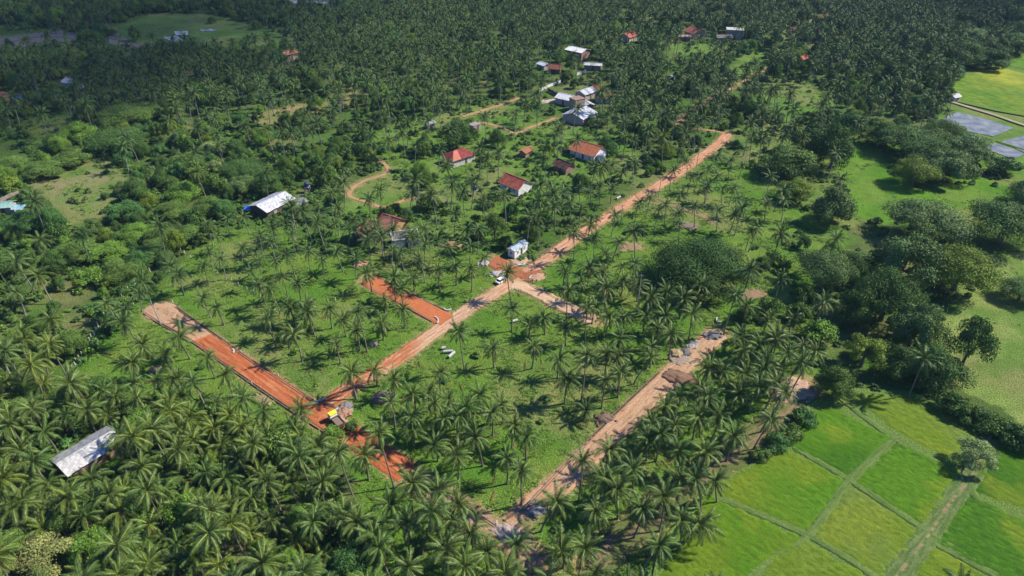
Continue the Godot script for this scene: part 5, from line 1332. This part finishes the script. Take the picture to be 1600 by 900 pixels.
func plant() -> void:
	manual_palms()
	manual_trees()
	make_cover()
	for p in PALMS: settle(Vector2(p.at.x, p.at.z))
	for p in TREES:
		HOLES.append([Vector2(p.at.x, p.at.z), p.w * 0.36])
	var bushes := []
	var z := -58.0
	while z > -690.0:
		var half := 40.0 - z * 0.80
		var x := -half
		while x < half:
			var p := Vector2(x + R(-2.4, 2.4), z + R(-2.4, 2.4))
			x += 5.6
			var v := Vector3(p.x, 0, p.y)
			if not seen(v + Vector3(0, 6, 0), 130.0): continue
			var w := p + Vector2(n1.get_noise_2d(p.x, p.y), n1.get_noise_2d(p.x + 77.0, p.y)) * 5.0
			var c := cover_at(w)
			var roll := rng.randf()
			var clump := n3.get_noise_2d(p.x * 0.35, p.y * 0.35)
			var tp: float = clampf(c[2] * (1.0 + clump * 1.8), 0.0, 1.0)
			if roll < tp:
				if not open_at(p, 2.0) or crowd(p, 3.2) or hides(v, 6.0): continue
				var big := rng.randf()
				var wd := 3.5 + 5.5 * big * big + (2.5 if z < -330.0 else 0.0)
				var sp: String = ["round0", "round1", "round2", "round3", "airy0", "bush0", "bush1", "umbrella0", "umbrella2"][rng.randi() % 9]
				if wd < 5.0: sp = "bush%d" % (rng.randi() % 4)
				var tint: int = [0, 0, 1, 1, 2, 3, 4, 5][rng.randi() % 8]
				TREES.append({"name": "broadleaf_tree" if wd >= 5.0 else "shrub", "at": v, "w": wd, "h": wd * R(0.75, 1.15), "sp": sp, "tint": tint, "look": ["mid green", "dark green", "bright green", "olive", "grey green", "bluish green"][tint] + (" broad tree" if wd > 7.5 else (" tree" if wd >= 5.0 else " bush")), "yaw": R(0, TAU), "seed": TREES.size() * 7, "bare": 0.12})
				HOLES.append([p, wd * 0.3])
			elif roll < tp + c[1] * (1.0 - 0.35 * clampf(clump * 2.0, -0.5, 1.0)):
				if cover_at(p)[1] < 0.01 or not open_at(p, 1.2) or crowd(p, c[8]) or hides(v, 10.0): continue
				settle(p)
				add_palm(v, R(c[5], c[6]), Vector2(R(-1, 1), R(-1, 1)) * R(0.2, 1.6), R(0.88, 1.18) if c[7] else R(0.80, 1.12), int(R(22, 32)), int(R(0, 1.6)), [2, 2, 0, 3, 0][rng.randi() % 5] if c[7] else [0, 0, 1, 1, 4, 4, 3, 2][rng.randi() % (8 if z > -260.0 else 6)])
		z -= 5.6
	# young palms that fill the gaps of the dense grove
	z = -58.0
	while z > -130.0:
		var x := -130.0
		while x < 40.0:
			var p := Vector2(x + R(-1.4, 1.4), z + R(-1.4, 1.4))
			x += 3.4
			var v := Vector3(p.x, 0, p.y)
			var c := cover_at(p)
			if not c[7] or c[1] < 0.7 or not seen(v + Vector3(0, 6, 0), 90.0) or rng.randf() > 0.55: continue
			if not open_at(p, 1.5) or crowd(p, 2.7) or hides(v, 5.0): continue
			settle(p)
			add_palm(v, R(2.5, 6.5), Vector2(R(-1, 1), R(-1, 1)) * 0.6, R(0.8, 1.1), int(R(17, 26)), 0, [2, 2, 0, 3, 1][rng.randi() % 5])
		z -= 3.4
	# which ones show largest
	for l in [PALMS, TREES]:
		for p in l:
			var d: float = p.at.distance_to(Vector3(0, EYE, 0))
			p.far = (d if seen(p.at + Vector3(0, p.h * 0.7, 0), 12.0) else d + 5000.0) / (1.0 if l == PALMS else maxf(0.6, p.w / 6.0))
		l.sort_custom(func(a, b): return a.far < b.far)
	var mine := PALMS.slice(0, 296)
	for i in mine.size():
		var p: Dictionary = mine[i]
		p.near = i < 120
		var lean: float = p.lean.length()
		p.look = ("leaning " if lean > 3.0 else "") + ("tall " if p.h > 10.5 else ("young " if p.h < 5.0 else "")) + ["green", "deep green", "yellowish", "grey green", "dark"][p.tint] + (" brown skirted" if p.dead > 3 else "") + " coconut palm" 
	named(mine, "palm")
	for p in mine: tag(palm(p), p.label, "palm", "coconut palms of the estate and grove")
	far_palms(PALMS.slice(296))
	var big := TREES.slice(0, 290)
	named(big, "tree")
	for p in big: tag(tree(p), p.label, "tree" if p.name != "shrub" else "shrub", "broadleaf trees and shrubs")
	far_trees(TREES.slice(290))

func scatter(parent: Node, called: String, mesh: Mesh, m: Material, list: Array) -> void:    # list of [Transform3D, Color]
	if list.is_empty(): return
	var mm := MultiMesh.new()
	mm.transform_format = MultiMesh.TRANSFORM_3D
	mm.use_colors = true
	mm.mesh = mesh
	mm.instance_count = list.size()
	for i in list.size():
		mm.set_instance_transform(i, list[i][0])
		mm.set_instance_color(i, list[i][1])
	var o := MultiMeshInstance3D.new()
	o.multimesh = mm
	o.name = called
	if m: o.material_override = m
	parent.add_child(o, true)

func far_palms(list: Array) -> void:
	var root := thing("palm_forest", Vector3.ZERO)
	tag(root, "mass of farther coconut palms covering the upper half and the grove", "", "", "stuff")
	var kinds := 7
	var lots := []
	for k in kinds: lots.append([])
	for p in list:
		var k := int(p.seed) % kinds
		var s: float = p.h / 11.0
		var b := Basis(Vector3.UP, R(0, TAU)).scaled(Vector3(p.fs, s, p.fs).lerp(Vector3.ONE * p.fs, 0.35))
		var t: Array = TINTS[p.tint]
		var g := R(0.72, 1.05)
		lots[k].append([Transform3D(b, p.at), Color(t[0] * g * 0.92, t[1] * g, t[2] * g * 1.1)])
	for k in kinds:
		var r := RandomNumberGenerator.new()
		r.seed = 900 + k
		var lean := Vector2(r.randf_range(-1.3, 1.3), r.randf_range(-1.3, 1.3))
		var m := trunk_shape(11.0, lean, 0.17, r)
		var cr := Tri.new()
		for f in crown_plan(24, r):
			cr.add(FR[f[0]], Transform3D(f[1], Vector3(lean.x, 11.0, lean.y)))
		if k % 2: cr.add(DEAD[k % 3], Transform3D(Basis(Vector3.UP, k * 1.3), Vector3(lean.x, 10.8, lean.y)))
		m.add(cr, Transform3D())
		scatter(root, "palm_stand", m.mesh(), M.farleaf, lots[k])

func far_trees(list: Array) -> void:
	var root := thing("woodland", Vector3.ZERO)
	tag(root, "mass of farther broadleaf trees between the palms", "", "", "stuff")
	var lots := {}
	for p in list:
		if not lots.has(p.sp): lots[p.sp] = []
		var top := 1.25 if p.sp.begins_with("round") else (0.85 if p.sp.begins_with("umb") else 1.0)
		var b := Basis(Vector3.UP, p.yaw).scaled(Vector3(p.w * 0.5, p.h * 0.92 / top, p.w * 0.5))
		var c: Array = TREETINT[p.tint]
		lots[p.sp].append([Transform3D(b, p.at + Vector3(0, p.h * 0.06, 0)), Color(c[0], c[1], c[2]) * R(0.85, 1.12)])
	for k in lots: scatter(root, "crown", CR[k], M.farleaf, lots[k])

const TREETINT := [[1.0, 1.0, 1.0], [0.62, 0.74, 0.80], [1.28, 1.38, 0.95], [1.45, 1.24, 0.8], [1.05, 1.02, 1.45], [0.72, 0.98, 1.25], [2.2, 1.75, 3.0], [2.1, 1.35, 2.2], [0.36, 0.50, 0.48]]

func make_undergrowth() -> void:
	var low := []
	for k in 4: low.append([])
	var z := -60.0
	while z > -560.0:
		var st := 1.9 if z > -330.0 else 3.4
		var half := 30.0 - z * 0.78
		var x := -half
		while x < half:
			var p := Vector2(x + R(-0.9, 0.9), z + R(-0.9, 0.9))
			x += st
			var v := Vector3(p.x, -0.15, p.y)
			if not seen(v, 60.0): continue
			var w := p + Vector2(n1.get_noise_2d(p.x, p.y), n1.get_noise_2d(p.x + 77.0, p.y)) * 4.0
			var c := cover_at(w)
			var clump := n3.get_noise_2d(p.x * 0.8 + 50.0, p.y * 0.8) * 1.6 + 0.5
			if rng.randf() > c[3] * clump or cover_at(p)[3] < 0.01: continue
			if road_gap(p) < 0.9: continue
			var skip := false
			for h in HOLES.slice(0, house_holes):
				if p.distance_squared_to(h[0]) < h[1] * h[1] * 0.7: skip = true
			if skip: continue
			var s := R(0.7, 1.5) * (1.25 if c[3] > 0.7 else 1.0) * (1.3 if z < -330.0 else 1.0)
			var b := Basis(Vector3.UP, R(0, TAU)).scaled(Vector3(s, s * R(0.7, 1.2), s))
			var t: Array = TREETINT[[0, 0, 2, 0, 1, 1, 5][rng.randi() % 7]]
			low[rng.randi() % 4].append([Transform3D(b, v), Color(t[0], t[1], t[2]) * R(0.75, 1.1)])
		z -= st
	var root := thing("undergrowth", Vector3.ZERO)
	tag(root, "leafy green undergrowth and low scrub under the palms", "", "", "stuff")
	for k in 4: scatter(root, "scrub", leaf_crown(81 + k, 7, 0.75, 300, 0.20).mesh(), M.farleaf, low[k])
	# weeds that roughen the grass
	var weeds := []
	for k in 3: weeds.append([])
	z = -62.0
	while z > -400.0:
		var st := 0.85 if z > -200.0 else 1.5
		var half := 20.0 - z * 0.78
		var x := -half
		while x < half:
			var p := Vector2(x + R(-0.4, 0.4), z + R(-0.4, 0.4))
			x += st
			var v := Vector3(p.x, ground_y(p.x, p.y) - 0.02, p.y)
			if not seen(v, 20.0): continue
			var clump := n3.get_noise_2d(p.x * 1.6 + 500.0, p.y * 1.6) * 1.7 + 0.36
			if rng.randf() > clump: continue
			var c := cover_at(p)
			if rng.randf() > c[4] or road_gap(p) < 0.4: continue
			var s := R(0.24, 0.78) * (1.3 if z < -200.0 else 1.0)
			var b := Basis(Vector3.UP, R(0, TAU)).scaled(Vector3(s, s * R(0.5, 1.0), s))
			weeds[rng.randi() % 3].append([Transform3D(b, v), Color(1, 1, 1) * R(0.8, 1.3)])
		z -= st
	var g := thing("weeds", Vector3.ZERO)
	tag(g, "broad leaved weeds and grass tufts roughening the lawns", "", "", "stuff")
	for k in 3: scatter(g, "grass", weed_shape(91 + k), M.weed, weeds[k])

func fallen_fronds() -> void:
	var lots := [[], [], []]
	for i in 700:
		var q := Vector2(R(0, 1300), R(330, 920))
		var v := gp(q.x, q.y)
		var c := cover_at(Vector2(v.x, v.z))
		if c[1] + c[4] < 0.5 or road_gap(Vector2(v.x, v.z)) < 0.5: continue
		var b := Basis(Vector3.UP, R(0, TAU)) * Basis(Vector3(0, 0, 1), deg_to_rad(72.0))
		lots[i % 3].append([Transform3D(b.scaled(Vector3(1, 0.6, 1) * R(0.7, 1.1)), v + Vector3(0, 0.12, 0)), Color(1, 1, 1) * R(0.4, 0.85)])
	var root := thing("fallen_fronds", Vector3.ZERO)
	tag(root, "dry brown palm fronds lying scattered in the grass", "", "", "stuff")
	for k in 3: scatter(root, "leaves", DEADM[k], M.deadleaf, lots[k])

func weed_shape(sd: int) -> ArrayMesh:
	var r := RandomNumberGenerator.new()
	r.seed = sd
	var o := Tri.new()
	for i in 22:
		var a := r.randf() * TAU
		var d := Vector3(cos(a), r.randf_range(0.3, 1.6), sin(a)).normalized()
		var s := Vector3(-sin(a), 0, cos(a)) * r.randf_range(0.10, 0.22)
		var p := Vector3(r.randf_range(-0.7, 0.7), 0, r.randf_range(-0.7, 0.7))
		var L := r.randf_range(0.5, 1.0)
		var col := Color(0.072, 0.155, 0.018).lerp(Color(0.13, 0.205, 0.032), r.randf())
		o.q(p, p + d * L * 0.6 - s, p + d * L + Vector3(0, -0.2, 0), p + d * L * 0.6 + s, col)
	return o.mesh()

var house_holes := 0

# passing clouds, high up towards the sun and out of view; they shade the far left and the far right corner
func make_clouds() -> void:
	var C := [["cloud", "broad fair weather cloud drifting over the far left", [[40, 95, 95.0], [130, 62, 90.0], [250, 40, 100.0], [340, 60, 70.0], [400, 105, 50.0], [300, 120, 58.0], [200, 140, 52.0], [110, 160, 52.0], [30, 175, 55.0], [-60, 190, 55.0], [-60, 120, 100.0], [-40, 50, 120.0], [420, 20, 90.0], [120, 15, 120.0], [300, 5, 120.0]]],
		["cloud", "small ragged cloud drifting over the far right", [[1560, 20, 80.0], [1450, 5, 80.0], [1640, 60, 60.0], [1350, -5, 70.0]]]]
	var r := RandomNumberGenerator.new()
	r.seed = 77
	for c in C:
		var o := Tri.new()
		for q in c[2]:
			var at := gp(q[0], q[1]) + TOSUN / TOSUN.y * r.randf_range(780.0, 860.0)
			var rad: float = q[2]
			for i in 10:
				for j in 20:
					var p := []
					for k in [[0, 0], [1, 0], [1, 1], [0, 1]]:
						var th: float = PI * (i + k[0]) / 10.0
						var ph: float = TAU * ((j + k[1]) % 20) / 20.0
						var d := Vector3(sin(th) * cos(ph), cos(th) * 0.5, sin(th) * sin(ph))
						p.append(at + d * rad * (1.0 + 0.25 * n1.get_noise_3dv((at + d * rad) * 0.4)))
					o.q(p[0], p[1], p[2], p[3], Color(0.9, 0.9, 0.9))
		structure(put(c[0], o.mesh(), M.cloud), c[1])

# ---------------------------------------------------------------- the scene
func _ready() -> void:
	rng.seed = 20240
	n1.seed = 3; n1.frequency = 0.05
	n2.seed = 5; n2.frequency = 0.25; n2.fractal_octaves = 2
	n3.seed = 9; n3.frequency = 0.06; n3.fractal_octaves = 3
	# camera
	var cam := Camera3D.new()
	cam.name = "camera"
	cam.position = Vector3(0, EYE, 0)
	cam.rotation_degrees = Vector3(-PITCH, 0, 0)
	cam.fov = rad_to_deg(2.0 * atan(450.0 / FOC))
	cam.near = 0.5
	cam.far = 20000.0
	add_child(cam)
	# sky, sun, exposure, air
	var sky := ProceduralSkyMaterial.new()
	sky.sky_top_color = Color(0.22, 0.42, 0.74)
	sky.sky_horizon_color = Color(0.78, 0.84, 0.90)
	sky.sky_curve = 0.14
	sky.ground_bottom_color = Color(0.12, 0.15, 0.10)
	sky.ground_horizon_color = Color(0.42, 0.48, 0.46)
	sky.sun_angle_max = 4.0
	var env := Environment.new()
	env.background_mode = Environment.BG_SKY
	env.sky = Sky.new()
	env.sky.sky_material = sky
	env.background_energy_multiplier = 0.66
	env.tonemap_mode = Environment.TONE_MAPPER_LINEAR
	env.tonemap_exposure = 2.05
	env.fog_enabled = true
	env.fog_density = 0.00006
	env.fog_light_color = Color(0.64, 0.78, 0.92)
	env.sdfgi_enabled = true
	env.ssao_enabled = true
	env.ssil_enabled = true
	var we := WorldEnvironment.new()
	we.name = "air"
	we.environment = env
	add_child(we)
	var sun := DirectionalLight3D.new()
	sun.name = "sun"
	sun.light_energy = 1.45
	sun.light_color = Color(1.0, 0.965, 0.905)
	sun.light_angular_distance = 0.53
	sun.shadow_enabled = true
	sun.basis = Basis.looking_at(-TOSUN)
	add_child(sun)
	# materials
	var fine := noise_tex(0.02, 0.62, 1.0, 512, 5, 4)
	var turf := noise_tex(0.022, 0.48, 1.0, 512, 5, 31)
	var grain := noise_tex(0.05, 0.0, 1.0, 512, 5, 8)
	mat("ground", Color(1.8, 1.8, 1.8), 0.95, {"tex": turf, "scale": 0.19, "bump": grain, "relief": 16.0, "spec": 0.2})
	mat("crop", Color(1.25, 1.25, 1.25), 0.8, {"tex": fine, "scale": 0.4, "bump": grain, "relief": 12.0, "spec": 0.25})
	mat("earth", Color(1.0, 1.0, 1.0), 0.95, {"tex": noise_tex(0.02, 0.78, 1.0, 512, 5, 14), "scale": 0.17, "bump": grain, "relief": 5.0, "spec": 0.15})
	mat("soil", Color(1.15, 1.15, 1.15), 0.95, {"tex": fine, "scale": 0.5, "bump": grain, "relief": 6.0, "spec": 0.15})
	mat("plaster", Color(1.05, 1.05, 1.05), 0.9, {"tex": noise_tex(0.012, 0.72, 1.0, 256, 5, 6), "scale": 0.3, "spec": 0.2})
	mat("sheet", Color(1.05, 1.05, 1.05), 0.45, {"tex": noise_tex(0.012, 0.62, 1.0, 256, 5, 7), "scale": 0.35, "spec": 0.5})
	mat("tile", Color(1.15, 1.15, 1.15), 0.85, {"tex": fine, "scale": 0.6, "spec": 0.25})
	mat("concrete", Color(1.05, 1.05, 1.05), 0.9, {"tex": fine, "scale": 0.8, "spec": 0.2})
	mat("paint", Color(1, 1, 1), 0.45)
	mat("glass", Color(1, 1, 1), 0.1, {"spec": 0.5})
	mat("bark", Color(1, 1, 1), 0.9, {"tex": fine, "scale": 0.9, "spec": 0.2})
	mat("wood", Color(1, 1, 1), 0.9, {"spec": 0.2})
	for k in TINTS.size(): mat("leaf%d" % k, Color(TINTS[k][0], TINTS[k][1], TINTS[k][2]), 0.5, {"back": 0.35, "spec": 0.38})
	for k in TREETINT.size(): mat("tree%d" % k, Color(TREETINT[k][0], TREETINT[k][1], TREETINT[k][2]), 0.6, {"back": 0.4, "spec": 0.28})
	mat("deadleaf", Color(1, 1, 1), 0.8, {"back": 0.2, "spec": 0.2})
	mat("farleaf", Color(1, 1, 1), 0.52, {"back": 0.36, "spec": 0.34})
	mat("weed", Color(1, 1, 1), 0.6, {"back": 0.3, "spec": 0.3})
	mat("water", Color(0.25, 0.26, 0.23), 0.09, {"spec": 0.68, "vc": false, "tex": noise_tex(0.012, 0.62, 1.0, 512, 5, 21), "scale": 0.03})
	var cl := mat("cloud", Color(1, 1, 1), 1.0, {"spec": 0.0})
	cl.transparency = BaseMaterial3D.TRANSPARENCY_ALPHA
	cl.albedo_color = Color(1, 1, 1, 0.13)
	# ground zones: two tones each, later ones lie over earlier ones
	var lawn := Color(0.088, 0.182, 0.022)
	var lawn2 := Color(0.130, 0.196, 0.033)
	zone([322, 370, 420, 345, 480, 395, 575, 400, 700, 385, 775, 400, 825, 405, 960, 320, 1110, 232, 1180, 260, 1250, 330, 1180, 420, 1250, 480, 1300, 560, 1250, 660, 1110, 770, 1030, 980, 600, 980, 560, 800, 540, 735, 470, 695, 330, 645, 200, 640, 108, 590], lawn, lawn2)
	zone([590, 200, 700, 165, 800, 160, 860, 190, 980, 210, 1010, 270, 850, 340, 790, 390, 690, 380, 540, 385, 520, 330, 600, 260], Color(0.10, 0.185, 0.028), Color(0.13, 0.20, 0.045))
	zone([520, 740, 620, 765, 660, 800, 610, 830, 545, 820, 540, 780], lawn, lawn2)
	zone([1130, 205, 1210, 190, 1330, 235, 1320, 345, 1250, 330, 1180, 260], Color(0.105, 0.175, 0.035), Color(0.16, 0.18, 0.055))
	zone([1180, 420, 1250, 330, 1310, 350, 1290, 440, 1250, 480], Color(0.105, 0.20, 0.025), Color(0.14, 0.21, 0.04))
	zone([1320, 235, 1350, 220, 1480, 205, 1700, 250, 1900, 330, 1700, 380, 1560, 370, 1440, 345, 1330, 360, 1290, 400], Color(0.088, 0.205, 0.016), Color(0.12, 0.205, 0.03), 0.05)
	zone([1540, 395, 1700, 370, 1900, 500, 1800, 720, 1590, 655, 1480, 600, 1440, 520, 1490, 470], Color(0.150, 0.225, 0.050), Color(0.185, 0.235, 0.062), 0.06)
	zone([1300, 600, 1480, 640, 1600, 690, 1900, 760, 1700, 1000, 1000, 1000, 1040, 905, 1110, 775, 1250, 665], Color(0.11, 0.18, 0.035), Color(0.14, 0.19, 0.05))
	zone([1470, 190, 1490, 120, 1560, 95, 1800, 60, 1800, 260, 1540, 250], Color(0.10, 0.19, 0.03), Color(0.14, 0.20, 0.05))
	zone([172, 45, 235, 21, 325, 21, 390, 37, 400, 52, 312, 72, 275, 82, 235, 80, 195, 60], Color(0.10, 0.185, 0.04), Color(0.16, 0.20, 0.05), 0.04)
	zone([395, 48, 440, 46, 460, 62, 420, 72, 380, 66], Color(0.09, 0.16, 0.04), Color(0.11, 0.18, 0.05))
	zone([40, 290, 132, 250, 170, 248, 200, 270, 205, 292, 175, 318, 140, 350, 105, 350, 70, 325, 50, 305], Color(0.135, 0.185, 0.05), Color(0.20, 0.19, 0.085), 0.07)
	zone([45, 182, 110, 178, 112, 225, 50, 228], Color(0.085, 0.15, 0.03), Color(0.13, 0.19, 0.04))
	zone([385, 178, 475, 160, 565, 135, 580, 150, 470, 195, 412, 200], Color(0.17, 0.18, 0.06), Color(0.24, 0.19, 0.085))
	zone([1195, 130, 1250, 128, 1325, 148, 1300, 172, 1240, 190, 1190, 175], Color(0.09, 0.175, 0.03), Color(0.12, 0.18, 0.04))
	zone([1040, 66, 1100, 68, 1130, 80, 1200, 82, 1210, 110, 1150, 135, 1130, 120, 1150, 95, 1060, 82], Color(0.10, 0.18, 0.03), Color(0.12, 0.19, 0.04))
	# large structure first
	make_roads()
	make_ground()
	make_fields()
	make_houses()
	for o in get_children():
		if o.has_meta("category") and o is Node3D: HOLES.append([Vector2(o.position.x, o.position.z), 6.0 if o.get_meta("category") in ["house", "barn", "shed"] else 3.6])
	HOLES.append([gp2(140, 712), 6.4])
	house_holes = HOLES.size()
	for o in get_children():
		if o.has_meta("category") and o is Node3D and o.get_meta("category") in ["house", "barn", "shed", "hut", "shelter", "tarpaulin", "outhouse"]:
			var q := px_of(o.position + Vector3(0, 3.0, 0))
			var m: float = 5.0 * FOC / o.position.distance_to(Vector3(0, EYE, 0))
			if q.y < 330.0: SIGHTS.append([q.x, q.y, m, 0.84 if q.x > 840.0 and q.x < 960.0 else (0.6 if q.y < 200.0 else 0.93)])
	for i in 12: SIGHTS.append([lerpf(111, 225, i / 11.0), lerpf(580, 430, i / 11.0), 5.0, 0.9])
	for q in [[800, 392], [812, 388], [822, 380]]: SIGHTS.append([q[0], q[1], 9.0, 1.0])
	for q in [[112, 718], [125, 708], [138, 712], [150, 700], [140, 728], [118, 725], [160, 685]]: SIGHTS.append([q[0], q[1], 10.0, 0.97])
	for x in range(0, 240, 12): SIGHTS.append([x, 66.0, 6.0, 0.9])
	for x in range(190, 400, 12): SIGHTS.append([x, 50.0, 6.0, 0.93])
	for x in range(270, 440, 12): SIGHTS.append([x, 62.0, 6.0, 0.8])
	for x in range(1040, 1110, 12): SIGHTS.append([x, 76.0, 6.0, 0.7])
	for q in [[1200, 106], [1180, 118], [1150, 134], [1100, 162], [1080, 176], [1065, 190], [1120, 205], [485, 4], [460, 5], [510, 4]]: SIGHTS.append([q[0], q[1], 6.0, 0.2])
	for q in [[740, 176], [770, 167], [800, 156], [790, 203], [835, 204], [860, 187], [672, 197], [745, 198], [860, 145]]: SIGHTS.append([q[0], q[1], 10.0, 0.8])
	make_fronds()
	make_crowns()
	plant()
	make_undergrowth()
	fallen_fronds()
	make_site()
	make_clouds()
	print("palms ", PALMS.size(), " trees ", TREES.size())
